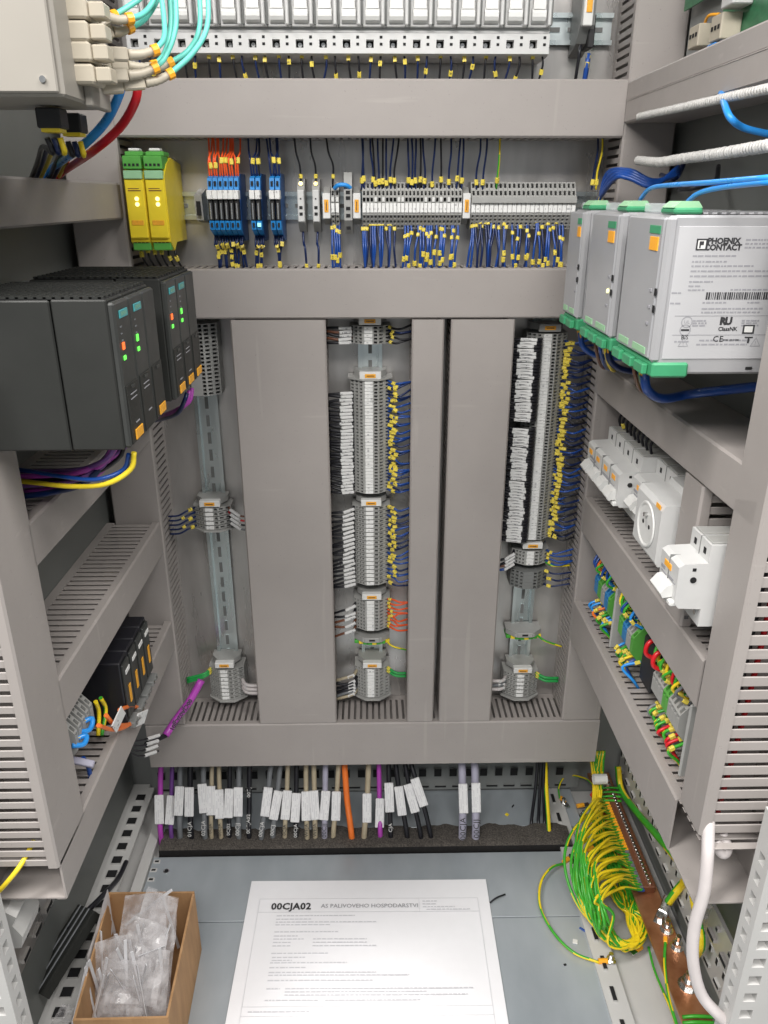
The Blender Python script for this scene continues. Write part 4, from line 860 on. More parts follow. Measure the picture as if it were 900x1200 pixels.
def spiral(ps, r, label):
    P = smooth(ps, 40); t = thing('spiral_wrap', label, 'spiral wrap', P[0], 'white spiral wraps'); L = [p-P[0] for p in P]
    obj('core', MB('braid').tube(L, r*.80, 8), t); H = []; tot = 0; e = None
    for i in range(len(L)-1):
        a, c = L[i], L[i+1]; d = (c-a); ln_ = d.length; d.normalize(); e = d.orthogonal().normalized() if e is None else (e-d*e.dot(d)).normalized(); f = d.cross(e)
        for k in range(4): th = (tot+ln_*k/4)/.0052*2*math.pi; H.append(a+d*ln_*k/4+(e*math.cos(th)+f*math.sin(th))*r*.8)
        tot += ln_
    obj('wrap', MB('braid').tube(H, r*.52, 5), t)
spiral([at(748, 137, X=.3235), at(790, 128, X=.318), at(840, 117, X=.316), at(905, 103, X=.316)], .0034, 'upper white spiral wrap under the topmost right duct')
spiral([at(747, 188, X=.318), at(772, 190, X=.312), at(800, 186, X=.31), at(850, 179, X=.308), at(905, 170, X=.308)], .0040, 'lower white spiral wrap above the power supplies')
for i, (px, py, m, lb) in enumerate(((680, 395, 'blue', 'far'), (712, 412, 'navy', 'middle'), (755, 445, 'blue', 'near'))):
    wire([at(px, py-6, X=.262), at(px+4, py+12, X=.268), at(px+22, py+22, X=.29), at(px+60, py+24-8*(i == 2), X=.33), at(px+(105 if i < 2 else 170), py+12-8*(i == 2), X=.375)], .0036 if i < 2 else .0046, m, lb+' thick dark blue loop under the power supplies', 'blue loops under the power supplies', [(.03, 'o'), (.09, 'y')], n=8)
for i, (px, py, m, m2, lb) in enumerate(((697, 398, 'brown', None, 'brown wire below the middle supply'), (702, 399, 'blue', None, 'blue wire below the middle supply'), (708, 401, 'gy_yellow', None, 'yellow wire below the middle supply'), (742, 425, 'brown', None, 'brown wire below the nearest supply'), (749, 428, 'gy_green', 'gy_yellow', 'green and yellow wire below the nearest supply'), (754, 430, 'blue', None, 'blue wire below the nearest supply'))):
    wire([at(px, py-4, X=.258), at(px+2, py+14, X=.262), at(px+7, py+30, X=.285), at(px+12, py+34, X=.32)], .0019, m, lb, 'short wires below the power supplies', [(.05, 'y')], m2=m2)
# board in the upper right corner
t = thing('circuit_board', 'green circuit board with pale connectors in the upper right corner', 'circuit board', (.385, .90, 1.24))
wpart('board', MB('pcb').cbox(.383, .385, .80, .965, 1.235, 1.31, .0004), t); wpart('panel', MB('painted_grey').cbox(.387, .3995, .75, 1.07, 1.24, 1.40, .001), t)
for y, z, hh, m in ((.985, 1.248, .022, 'beige'), (.925, 1.245, .024, 'beige'), (.905, 1.272, .022, 'white_dev')):
    c = wpart('connector', MB(m).cbox(.362, .383, y-.014, y+.014, z, z+hh, .001), t)
    for i in range(3): wpart('socket_hole', MB('hole').box(.3612, .3625, y-.010+.008*i, y-.006+.008*i, z+.010, z+.014), c)
wpart('wire_stub', MB('orange').tube(smooth([(.372, .985, 1.268), (.37, .97, 1.276), (.374, .95, 1.274)], 4), .0016, 6), t)
wpart('cover_plate', MB('pcb').cbox(.374, .376, .80, 1.06, 1.297, 1.36, .0006), t)
wpart('blue_socket', MB('sky_blue').cbox(.362, .383, .922, .942, 1.237, 1.244, .001), t)
# --- white switchgear between the second and third duct
def gear(y0, y1, label, xf=.3215, toggles=1, holes=4, zc=.752, tags=1):
    w = y1-y0; D = -(.398-xf); t = thing('residual_breaker', label, 'circuit breaker', frame((.398, y1, zc), *RIGHT), 'white switchgear on the right side')
    b = MB('white_dev', 'hole', 'term_dark'); so = D+.026; b.prism([(0, -.043), (so, -.043), (so, -.024), (D+.004, -.023), (D, -.018), (D-.001, .020), (D+.004, .0235), (so, .0245), (so, .043), (0, .043)], 0, w)
    n = holes
    for i in range(n): x = w*(i+.5)/n; b.box(x-.0024, x+.0024, so-.0006, so+.006, .030, .036, 1)
    for z in (.0165, -.0345): b.box(w-.001, w+.0003, D+.012, D+.0155, z, z+.0032, 1)
    obj('body', b, t); obj('side_rivet', MB('black').cyl((w-.002, D+.014, .0075), (w+.0008, D+.014, .0075), .0031, 10), t)
    for i in range(n): obj('terminal_cover', MB('term').cbox(w*(i+.12)/n, w*(i+.88)/n, so+.002, -.004, .0432, .0448, .0005), t)
    for i in range(toggles):
        a, c = w*(i+.18)/toggles, w*(i+.82)/toggles
        obj('toggle', MB('white').prism([(D+.002, -.014), (D-.009, -.016), (D-.012, -.011), (D-.006, -.003), (D+.002, -.001)], a, c), t)
    for i in range(tags): obj('orange_label', MB('amber').cbox(w*(i+.25)/tags, w*(i+.62)/tags, D-.0016, D+.0002, .0085, .0145, .0002), t)
    obj('print', MB('ink_grey').box(w*.12, w*.4, D-.0014, D, -.0005, .0005), t); 
    for i in range(1, n): obj('pole_seam', MB('term_dark').box(w*i/n-.0003, w*i/n+.0003, D-.0014, so, -.0225, .0237), t); obj('pole_seam', MB('term_dark').box(w*i/n-.0003, w*i/n+.0003, so-.0006, so+.02, .0246, .0434), t)
    stuff(obj('small_print', MB('ink_grey').box(w*.52, w*.9, D-.0014, D, .0005, .0011).box(w*.52, w*.8, D-.0014, D, .0025, .0031).box(w*.1, w*.3, D-.0014, D, .0035, .0065), t))
    for i in range(n): obj('terminal_screw', MB('steel').cyl((w*(i+.5)/n, so+.001, -.033), (w*(i+.5)/n, so-.0008, -.033), .0026, 8), t)
    obj('lower_lip', MB('white').cbox(.002, w-.002, D-.004, D+.006, -.0225, -.0165, .0015), t)
    return t
gear(.905, 1.048, 'long white residual current breaker next to the rear corner', toggles=4, holes=4, tags=4, xf=.312)
gear(.838, .904, 'smaller white breaker between the long breaker and the socket', toggles=2, holes=2, tags=1, xf=.330)
gear(.645, .690, 'nearest white breaker beside the near duct', xf=.290, toggles=1, holes=2, tags=1, zc=.752)
t = thing('power_socket', 'white mains socket with a round recess beside the short duct', 'socket', frame((.398, .836, .752), *RIGHT))
w = .076; b = MB('white_dev'); b.prism([(0, -.043), (-.05, -.043), (-.052, -.036), (-.082, -.036), (-.086, -.030), (-.086, .030), (-.082, .036), (-.052, .036), (-.05, .043), (0, .043)], 0, w); obj('body', b, t)
rg = MB('white'); cx, r0 = w/2, .027
for i in range(28):
    a, c = 2*math.pi*i/28, 2*math.pi*(i+1)/28
    for (ra, ya), (rb, yb) in (((r0, -.0865), (r0-.0012, -.0880)), ((r0-.0012, -.0880), (r0-.0030, -.0880)), ((r0-.0030, -.0880), (r0-.0050, -.0866)), ((r0-.0050, -.0866), (.004, -.0862))):
        rg.q([(cx+ra*math.sin(a), ya, ra*math.cos(a)), (cx+ra*math.sin(c), ya, ra*math.cos(c)), (cx+rb*math.sin(c), yb, rb*math.cos(c)), (cx+rb*math.sin(a), yb, rb*math.cos(a))], 0, True)
obj('socket_ring', rg, t); obj('earth_pin', MB('steel').cyl((cx, -.086, .012), (cx, -.0905, .012), .0026, 10), t)
for s in (-.0095, .0095): obj('contact_hole', MB('hole').cyl((cx+s, -.0867, 0), (cx+s, -.0864, 0), .0026, 10), t)
obj('orange_label', MB('amber').cbox(w-.016, w-.004, -.0868, -.0858, .0302, .0355, .0002), t)
for i in range(4): wire([V(.352, .655+.004*i, .800), V(.350, .655+.005*i, .812), V(.356, .650+.005*i, .828), V(.37, .65+.005*i, .84)], .0022, 'red_orange' if i < 3 else 'blue', nth(i)+' wire entering the top of the nearest breaker', 'wires above the nearest breaker', [(.1, 'y')])
for i in range(3): wire([V(.350, .665+.006*i, .705), V(.350, .665+.006*i, .690), V(.358, .666+.006*i, .670)], .0024, 'red' if i < 2 else 'green', nth(i)+' wire leaving the bottom of the nearest breaker', 'wires below the nearest breaker')
for i in range(9): wire([V(.352, .915+.016*i, .797), V(.350, .915+.016*i, .81), V(.362, .915+.016*i, .836)], .0018, 'wire_black', nth(i)+' black wire from the front above the long white breaker', 'black wires above the long white breaker', [(.2, 'y')] if i == 7 else [])
# --- terminals and coloured wires above the lowest right duct
def gang(y0, n, pitch, where, body, mats, per, group):
    for i in range(n):
        M = frame((.384, y0-pitch*i, .555), *RIGHT); terminal(M, nth(i)+' coloured terminal from the rear in the '+where, group+' terminals', body[(i//2) % 3], None)
    for i in range(n*per):
        y = y0-pitch*i/per; up = i % 2 == 0; m = random.choice(mats); dx = R(-.004, .010)
        m2 = 'gy_yellow' if m == 'gy_green' else None
        ps = [V(.352, y, .578), V(.336-dx*.6, y+R(-.004, .004), .590), V(.340, y+R(-.006, .006), .606), V(.352, y+R(-.005, .005), .622)] if up else [V(.352, y, .532), V(.336-dx*.6, y+R(-.004, .004), .522), V(.344, y+R(-.006, .006), .506), V(.356, y+R(-.004, .004), .488)]
        wire(ps, .0020, m, nth(i//2)+' '+('upper' if up else 'lower')+' coloured wire from the rear in the '+where, group+' wires', [(R(.05, .3), 'y')], m2=m2)
TB = term_body(.0085, m='term_blue'); TGn = term_body(.0085, m='term_green')
gang(1.03, 9, .0085, 'far cluster above the lowest right duct', (TB, TGn, T10), ('blue', 'sky_blue', 'gy_green', 'gy_green', 'sky_blue', 'cable_orange'), 2, 'far right cluster')
gang(.91, 7, .0085, 'middle cluster above the lowest right duct', (TGn, TB, T10), ('blue', 'gy_green', 'gy_green', 'gy_yellow', 'sky_blue'), 2, 'middle right cluster')
gang(.775, 10, .0085, 'near cluster above the lowest right duct', (T10, T10, TGn), ('gy_green', 'gy_green', 'gy_yellow', 'red', 'grey_cable'), 2, 'near right cluster')
for y in (.93, .668): tag(obj('end_plate', MB('term').cbox(.335, .398, y, y+.004, .505, .600, .002)), 'grey partition plate at the '+('middle' if y > .8 else 'near')+' cluster above the lowest right duct', 'end plate', 'partition plates on the right side')
tag(obj('relay_socket', MB('black').cbox(.345, .398, .80, .838, .520, .585, .002)), 'black device between two terminal clusters on the right', 'relay')
for i, (y, lb) in enumerate(((.79, 'rear'), (.765, 'front'))): wire([V(.345, y, .606), V(.331, y-.002, .602), V(.329, y-.004, .588), V(.345, y-.006, .580)], .0028, 'red', lb+' red loop at the near right cluster', 'red loops on the right side', [(.9, 'y')], n=8)
# wires inside the tall near duct seen through its slots
for i in range(3): wire([V(.339+.010*i, .612+.004*(i % 3), .50), V(.343+.011*i, .616, .70), V(.342+.009*i, .612, 1.05)], .0028, ('red', 'wire_black', 'red', 'navy', 'wire_black', 'red')[i], nth(i)+' wire seen through the slots of the right near duct', 'wires inside the right near duct')

# ------------------------------------------------------------------ floor: strips, posts, foam, cables
def slot_frame(x, y, z, a=0): return frame((x, y, z))
slotted_lip('frame_strip', 'left floor strip with square holes beside the labelled cables', frame((-.436, .70, .030), (0, 1, 0), (0, 0, -1)), .50, .04, [(-.012, .024, .010, .026, .015, .030, .012)])
struct('left_floor_flange', MB('painted').cbox(-.412, -.3935, .60, 1.215, -.006, .006, .001))
struct('left_floor_ledge', MB('painted').cbox(-.500, -.4365, .50, 1.215, .012, .026, .001))
slotted_lip('frame_strip', 'right floor strip with long slots beside the bolted plate', frame((.374, 1.212, .004), (0, -1, 0), (0, 0, -1)), .66, .04, [(-.034, -.002, .010, .016, .022, .05, .02)])
slotted_lip('frame_strip', 'pale slotted strip along the right wall behind the copper bar', frame((.4880, 1.215, .045), *RIGHT), .60, .07, [(0, .034, .014, .020, .016, .034, .012), (.034, .068, .010, .022, .006, .022, .01)])
slotted_lip('frame_strip', 'galvanised slotted strip low on the right wall near the white cable', frame((.462, .96, .150), *RIGHT), .36, .06, [(0, .030, .011, .018, .020, .038, .012), (.030, .052, .006, .012, .006, .038, .03)], 'zinc')
slotted_lip('frame_strip', 'grey slotted strip on the left wall behind the cardboard box', frame((-.462, .60, .150), *LEFT), .36, .06, [(0, .030, .011, .018, .020, .038, .012), (.030, .052, .006, .012, .006, .038, .03)], 'zinc')
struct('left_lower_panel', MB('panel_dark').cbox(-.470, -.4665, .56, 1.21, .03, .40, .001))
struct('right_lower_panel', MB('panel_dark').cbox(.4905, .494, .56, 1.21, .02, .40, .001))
def post(name, label, x0, x1, y0, y1, z0, z1, side):
    t = thing(name, label, 'frame post', (x0, y1, z0), 'perforated front posts'); mb = MB('painted', 'hole'); L = z1-z0; w = x1-x0
    hs = [(.006+.025*i, .0185+.025*i) for i in range(int((L-.02)/.025))]
    h2 = [(.004+.0125*i, .0085+.0125*i) for i in range(int((L-.02)/.0125))]
    # face towards the viewer, split into a squares column and a small-slot column
    c = .030; xs = ((0, c, hs, .008, .021), (c, w, h2, .010, .019)) if side > 0 else ((w-c, w, hs, .008, .021), (0, w-c, h2, .010, .019))
    for a, b, hh, u0, u1 in xs: mb.pocket((a, y0-y1, 0), (1, 0, 0), (0, 0, 1), b-a, L, hh, u0, u1, .012)
    xi = 0 if side > 0 else w
    mb.pocket((xi, 0 if side > 0 else y0-y1, 0), (0, -1 if side > 0 else 1, 0), (0, 0, 1), y1-y0, L, hs, (y1-y0)*.3, (y1-y0)*.7, .01)
    mb.q([(w-xi, y0-y1, 0), (w-xi, 0, 0), (w-xi, 0, L), (w-xi, y0-y1, L)]); mb.q([(0, 0, 0), (w, 0, 0), (w, 0, L), (0, 0, L)]); mb.q([(0, y0-y1, L), (w, y0-y1, L), (w, 0, L), (0, 0, L)])
    obj('profile', mb, t); return t
post('frame_post', 'pale perforated post at the lower right edge', .372, .44, .54, .565, .02, .56, 1)
post('frame_post', 'pale perforated post at the lower left edge', -.43, -.3635, .54, .565, .02, .50, -1)
# foam strip with wavy top
t = thing('foam_strip', 'dark grey foam strip the labelled cables pass through', 'foam seal', (0, 1.09, 0)); mb = MB('foam', 'foam_edge'); nx = 130; x0, x1 = -.384, .362
prof = [(1.062, .0), (1.062, .0095), (1.067, .0115), (1.080, .0125), (1.095, .0115), (1.112, .0095), (1.116, 0)]
rows = []
for i in range(nx+1):
    x = x0+(x1-x0)*i/nx; wv = .0020*math.sin(i*.37)+.0016*math.sin(i*.9+1)+R(-.0009, .0009); rows.append([V(x, y-.0+(wv*1.4 if y > 1.09 and z > 0 else 0), z+(wv*.6 if z > .0095 else 0)-(0 if z else .004)) for y, z in prof])
for i in range(nx):
    for k in range(len(prof)-1): mb.q([rows[i][k], rows[i+1][k], rows[i+1][k+1], rows[i][k+1]], 1 if k == 0 else 0, k > 0)
mb.q(rows[0][::-1], 0); mb.q(rows[-1], 0); wpart('foam', mb, t)
struct('cable_slot', MB('hole').box(-.386, .364, 1.057, 1.1175, -.0118, -.008))
# cables: (x px at label, y px of label centre, colour, radius, text, label?, tilt, bottom px)
CB = [(188, 945, 'purple', .0048, 0, 1, 0), (201, 946, 'violet', .0040, 0, 1, 0), (211, 935, 'grey_cable', .0050, 0, 1, 0), (223, 936, 'wire_black', .0050, '01CJA', 1, 0), (239, 932, 'grey_cable', .0050, '02CJA', 1, 0),
      (248, 935, 'beige_cable', .0040, '0CJA', 1, 0), (258, 939, 'beige_cable', .0042, '00CJA', 1, 0), (269, 938, 'wire_black', .0042, '0CJ02', 1, 0), (280, 936, 'grey_cable', .0050, '00CJJ', 1, 0), (292, 945, 'wire_black', .0046, '00CJA02', 0, 0),
      (313, 936, 'grey_cable', .0050, '00CJA', 1, 5), (324, 940, 'grey_cable', .0048, '00CJ', 1, 4), (336, 940, 'beige_cable', .0044, '0CJA', 1, 2), (347, 943, 'wire_black', .0044, '00CJA', 1, 0), (359, 941, 'beige_cable', .0046, 'WEJA', 1, 0), (369, 940, 'beige_cable', .0046, 'WEJA', 1, 0),
      (381, 940, 'lavender', .0054, '00CJJ', 1, 0), (394, 941, 'beige_cable', .0046, 0, 1, 3), (407, 940, 'cable_orange', .0056, 0, 0, -4), (430, 943, 'beige_cable', .0052, 0, 1, 3), (445, 949, 'purple', .0046, 0, 1, -1),
      (456, 931, 'wire_black', .0046, 'CJA', 1, -2), (469, 935, 'wire_black', .0046, 0, 1, -6), (482, 932, 'wire_black', .0044, 0, 1, -8), (491, 925, 'wire_black', .0044, 0, 1, -10), (542, 931, 'lavender', .0072, '00CJA', 1, 0), (557, 930, 'lavender', .0072, '00CJJ', 1, 0)]
names = {'purple': 'purple', 'violet': 'dark violet', 'grey_cable': 'grey', 'wire_black': 'black', 'beige_cable': 'beige', 'lavender': 'thick lavender grey', 'cable_orange': 'orange'}
CT = MB('cable_tag').cbox(-.026, .026, -.0022, .0022, -.0082, .0082, .0009).mesh('cable_label')
for i, (px, py, m, r, txt, lab, tilt) in enumerate(CB):
    P = at(px, py, Y=1.112); top = at(px+tilt*1.2+R(-2, 2), 880, Y=1.150); bot = at(px-tilt*1.6+R(-1, 1), 984, Z=.012)
    c = wire([top, top.lerp(P, .5)+V(0, -.004, 0), P, P.lerp(bot, .6)+V(0, -.002, 0), bot+V(0, .004, -.02)], r, m, names[m]+' cable '+('with a white label' if lab else 'without a white label')+' rising from the foam, '+nth(i)+' from the left', 'cables rising from the foam strip', cat='cable', name='cable', n=10)
    d = (top-bot).normalized(); fw = V(0, -1, .55)
    if lab: obj('cable_label', CT, c, Matrix.Translation(-c.location) @ frame(P+V(0, -r-.004, .001), d, V(0, 1, -.35)) @ Matrix.Rotation(R(-.07, .07), 4, 'Y'))
    if txt:
        for q, s_ in ((bot.lerp(P, .30)+V(0, -.002, 0), txt),) if lab else ((bot.lerp(P, .5), txt), (P.lerp(top, .35), txt)):
            y_ = V(0, 1, -.35); M = frame(q+V(0, -r-.0008, .003), d, y_) @ Matrix.Rotation(math.pi/2, 4, 'X'); obj('lettering', text_mesh(s_, r*2.0, 'white' if m in ('wire_black', 'grey_cable') else 'ink', 1.05), c, Matrix.Translation(-c.location) @ M)
for i, px in enumerate((628, 633, 637)): wire([at(px+3-i, 880, Y=1.15), at(px, 920, Y=1.13), at(px-5+3*i, 960, Y=1.12), at(px-6+3*i, 984, Z=.0)], .0032, 'wire_black', nth(i)+' thin black cable from the left right of the labelled cables', 'thin black cables near the right', cat='cable', name='cable', n=8)
wire([at(639, 885, Y=1.15), at(640, 920, Y=1.13), at(642, 950, Y=1.11), at(644, 982, Z=.0)], .0040, 'gy_green', 'thick green and yellow cable standing right of the black cables', None, cat='cable', name='earth_cable', n=8, m2='gy_yellow', twist=0)
# ------------------------------------------------------------------ earthing bar at the right
t = thing('earthing_bar', 'copper earthing bar on the right with bolts and a screw strip', 'earthing bar', (.445, .95, .04))
wpart('copper_bar', MB('copper').cbox(.425, .468, .640, 1.212, .036, .042, .0012), t)
st = wpart('terminal_strip', MB('brown', 'steel').cbox(.4405, .4600, .925, 1.142, .042, .056, .0015), t)
for i in range(27):
    y = 1.134-.0078*i; wpart('screw', MB('steel').cyl((.4515, y, .056), (.4515, y, .0595), .0030, 8).cyl((.4515, y, .0595), (.4515, y, .0605), .0024, 8), st)
def bolt(px, py, z, r, h, label, parent=None):
    P = at(px, py, Z=z); mb = MB('steel').cyl(P, P+V(0, 0, .0016), r*1.35, 16).cyl(P+V(0, 0, .0016), P+V(0, 0, .0016+h*.45), r, 6, sm=False).cyl(P+V(0, 0, .0016+h*.45), P+V(0, 0, .0016+h), r*.55, 10)
    if parent: return wpart('bolt', mb, parent)
    o = obj('bolt', mb); return tag(o, label, 'bolt', 'loose steel bolts on the floor')
for px, py, r, h in ((781, 1090, .0075, .020), (793, 1110, .0075, .022), (806, 1155, .0105, .024), (712, 922, .006, .014)): bolt(px, py, .042, r, h, '', t)
bolt(715, 1127, 0, .0065, .016, 'steel bolt on the floor plate at the end of the single earth wire'); bolt(660, 943, 0, .0062, .014, 'steel bolt on the rear floor plate by the small orange lug'); bolt(683, 957, 0, .0055, .012, 'small steel bolt at the edge of the rear floor plate')
# lug at the bar and the heavy cable to it
tag(obj('cable_lug', MB('steel').cbox(-.020, .006, -.008, .008, -.004, -.001, .0012).cyl((.002, 0, .0015), (.026, 0, .006), .0068, 12).cyl((-.010, 0, -.001), (-.010, 0, .010), .006, 6), None, frame(at(776, 1070, Z=.048), (.6, .75, .25), (-.75, .6, 0))), 'shiny cable lug bolted on the copper bar', 'cable lug')
GY = dict(m2='gy_yellow')
wire([at(783, 1058, Z=.060), at(790, 1048, Z=.075), at(798, 1038, Z=.09), at(806, 1030, Z=.12)], .0065, 'gy_green', 'thick green and yellow cable ending at the shiny lug', None, cat='earth cable', name='earth_cable', n=10, m2='gy_yellow', twist=.1)
wire([at(724, 898, X=.470), at(728, 925, X=.472), at(745, 950, X=.474), at(775, 985, X=.476), at(805, 1025, X=.474), at(815, 1065, X=.470), at(822, 1105, X=.465), at(815, 1120, Z=.06)], .0060, 'gy_green', 'thick green and yellow cable along the right wall', None, cat='earth cable', name='earth_cable', n=10, m2='gy_yellow', twist=.15)
# loops of earth wires
def lerp2(a, b, t): return (a[0]+(b[0]-a[0])*t, a[1]+(b[1]-a[1])*t)
NE = 34
for i in range(NE):
    u = i/(NE-1); j = lambda s: R(-s, s)
    A = lerp2((715, 938), (757, 1043), u); S_ = at(*A, Z=.052); S_.x = .4395
    a = lerp2((694, 941), (728, 1037), u); b = lerp2((669, 972), (704, 1053), u); c = lerp2((664, 1014), (700, 1080), u); d = lerp2((682, 1064), (712, 1102), u); e = lerp2((718, 1102), (732, 1113), u)
    k = .5+.5*math.sin(i*2.4)
    pts = [S_, S_+V(-.012, -.004, .006), at(a[0]+j(5), a[1]+j(5), Z=.078+.02*k), at(b[0]+12*k*(1-u)+j(4), b[1]+j(9), Z=.080+.025*k), at(c[0]+15*k+j(5), c[1]+j(10), Z=.060+.025*k), at(d[0]+j(7)+8*k, d[1]+j(8), Z=.030+.012*k), at(e[0]+j(4), e[1]+j(3)-4*k, Z=.018+.012*k), at(744+j(5), 1104+j(6), Z=.015+.01*k), at(748+j(12), 1076+j(10), Z=.014+.01*k), at(734+j(18), 1046+j(12), Z=.012+.012*k), at(712+j(14), 1000+j(12), Z=.014+.015*k), at(700+j(7), 955, Z=.03+.01*k), at(700+j(5), 925, Z=.07+.01*k), at(700+j(9), 880, Y=1.15)]
    o = wire(pts, .0025, 'gy_green', nth(i)+' looped green and yellow earth wire counted from the rear', 'looped earth wires', cat='earth wire', name='earth_wire', n=8, k=6, m2='gy_yellow', twist=.22, frac=.42)
    obj('ferrule', MB(('blue' if i == NE-1 else 'grey_cable') if i > 18 else 'amber').cyl((0, 0, 0), (-.010, -.002, .0025), .0030, 8), o)
tag(obj('cable_tie', MB('white').cyl(at(703, 913, Y=1.12)-V(.012, 0, 0), at(703, 913, Y=1.12)+V(.012, 0, 0), .0095, 12, cap=False)), 'white cable tie round the earth wire bundle', 'cable tie')
tag(obj('red_cap', MB('red').cbox(-.005, .005, -.005, .005, -.009, .009, .0015), None, frame(at(697, 930, Z=.06), (1, .3, -.4))), 'small red cap at the rear end of the copper bar', 'cap')
for i in range(4): wire([at(702, 924+5*i, Z=.055), at(715, 923+5*i, Z=.057), at(728, 924+5*i, Z=.055)], .0022, 'gy_green', nth(i)+' short striped wire from the rear across the copper bar', 'short striped wires across the rear of the bar', cat='earth wire', name='earth_wire', m2='gy_yellow', twist=0)
for i in range(4): wire([at(800, 1192+7*i, Z=.044), at(815, 1191+7*i, Z=.050), at(838, 1192+7*i, Z=.047)], .0026, 'gy_green', nth(i)+' striped wire from the rear across the near end of the bar', 'striped wires across the near end of the bar', cat='earth wire', name='earth_wire', m2='gy_yellow', twist=0)
def lug(px, py, z, x): return tag(obj('cable_lug', MB('amber', 'steel').cyl((0, 0, .003), (.014, 0, .003), .0042, 10).cbox(.014, .026, -.005, .005, .0005, .003, .0005, 1), None, frame(at(px, py, Z=z), x)), '', 'cable lug', 'orange cable lugs')
for (px, py, x, lb) in ((660, 1012, (.8, .6, 0), 'orange lug at the rear end of the single loose earth wire'), (701, 1128, (1, 0, 0), 'orange lug at the bolted end of the single loose earth wire'), (657, 936, (.3, -.9, 0), 'orange lug on the rear floor plate'), (676, 946, (.95, .2, 0), 'orange lug beside the small rear bolt'), (752, 1108, (-.8, -.5, .1), 'orange lug under the earth wire loops'), (690, 1000, (.7, .6, .3), 'orange sleeve inside the earth wire loops')): lug(px, py, .004, x)['label'] = lb
wire([at(661, 1012, Z=.008), at(646, 1017, Z=.014), at(634, 1034, Z=.014), at(633, 1062, Z=.012), at(648, 1092, Z=.010), at(672, 1116, Z=.007), at(702, 1128, Z=.006)], .0022, 'gy_green', 'single loose earth wire curving across the floor plate', None, cat='earth wire', name='earth_wire', n=8, k=8, m2='gy_yellow', twist=.15)
wire([at(656, 936, Z=.008), at(655, 922, Z=.02), at(664, 909, Z=.03), at(685, 912, Z=.04), at(697, 922, Z=.05)], .0018, 'gy_yellow', 'thin striped wire arching to the orange lug at the rear', None, cat='earth wire', name='earth_wire', m2='gy_green')
wire([at(760, 1110, Z=.008), at(768, 1140, Z=.008), at(785, 1180, Z=.006), at(795, 1210, Z=.006)], .0020, 'gy_yellow', 'striped wire running to the near edge left of the bar', None, cat='earth wire', name='earth_wire', m2='gy_green')
wire([at(780, 1100, Z=.046), at(779, 1130, Z=.045), at(784, 1170, Z=.045), at(796, 1210, Z=.045)], .0024, 'gy_green', 'green wire running down over the copper bar', None, [(.02, 'o')], cat='earth wire', name='earth_wire', m2='gy_yellow', frac=.75)
# thick white cable at the right
wire([at(846, 975, Y=.60), at(852, 994, Y=.592), at(846, 1000, Y=.588), at(838, 985, Y=.595)], .0055, 'white_cable', 'short white cable loop under the right near duct', None, cat='cable', name='cable', n=12)
wire([at(831, 940, Y=.600), at(830, 975, Y=.588), at(829, 1005, Y=.578), at(825, 1045, Y=.572), at(814, 1085, Y=.570), at(812, 1125, Y=.566), at(822, 1165, Y=.560), at(845, 1192, Y=.552), at(880, 1225, Y=.545)], .0062, 'white_cable', 'thick white cable hanging from the right near duct', None, cat='cable', name='cable', n=14)
# ------------------------------------------------------------------ printed sheet
t = thing('printed_sheet', 'large white printed sheet lying on the floor plates', 'paper sheet', (-.010, .85, .0012))
pw, ph = .404, .286; M0 = frame((-.2125, .7125, .0012), (1, -.012, 0), (0.012, 1, 0)); mb = MB('paper'); nx, ny = 14, 10
def pz(x, y): return .0016*math.sin(x*14+.5)*math.sin(y*11)+.0012*(x/pw)**3+.0012
g_ = [[V(pw*i/nx, ph*k/ny, max(.0004, pz(pw*i/nx, ph*k/ny))) for k in range(ny+1)] for i in range(nx+1)]
for i in range(nx):
    for k in range(ny): mb.q([g_[i][k], g_[i+1][k], g_[i+1][k+1], g_[i][k+1]], 0, True)
t.matrix_basis = M0; obj('sheet', mb, t)
def on(x, y): return Matrix.Translation((x, y, .0042))
obj('lettering', text_mesh('00CJA02', .0175, 'ink', 1.05, .0005), t, on(.0740, .2312)); obj('lettering', text_mesh('AS PALIVOVEHO HOSPODARSTVI', .0108, 'ink_grey', 1.0), t, on(.204, .2318))
ln = MB('ink_faint')
for x0, x1, y0, y1 in ((.020, .385, .2205, .2209), (.020, .385, .2465, .2468), (.020, .0204, .03, .2465), (.3846, .385, .03, .2465), (.286, .2864, .2205, .2465), (.020, .385, .0600, .0603), (.020, .385, .0460, .0463)): ln.box(x0, x1, y0, y1, .0040, .0042)
stuff(obj('frame_lines', ln, t)); sp = MB('ink_faint', 'ink_faint')
for y, x0, x1, m in ((.2400, .292, .318, 0), (.2345, .292, .315, 0), (.2290, .292, .345, 0), (.2240, .298, .372, 0), (.2130, .052, .180, 0), (.2065, .052, .110, 1), (.2010, .052, .215, 0), (.1960, .052, .14, 0), (.1830, .052, .155, 0), (.1755, .052, .090, 1), (.1700, .052, .10, 0), (.1700, .115, .20, 0), (.1640, .052, .08, 0), (.1640, .115, .20, 0), (.1580, .052, .08, 0), (.1580, .115, .215, 0), (.1450, .052, .14, 1), (.1380, .054, .105, 0), (.1330, .054, .085, 0), (.1290, .052, .17, 0), (.1210, .052, .11, 1), (.1130, .052, .215, 0), (.1085, .052, .265, 0), (.1000, .052, .21, 0), (.087, .052, .072, 1), (.0870, .080, .36, 0), (.0820, .080, .29, 0), (.0770, .080, .35, 0), (.0690, .052, .13, 1), (.0690, .14, .28, 1), (.052, .03, .12, 1)):
    x = x0
    while x < x1-.001: l = R(.003, .009); sp.box(x, min(x+l, x1), y, y+.0016, .0040, .0042, m); x += l+R(.001, .002)
stuff(obj('small_print', sp, t))
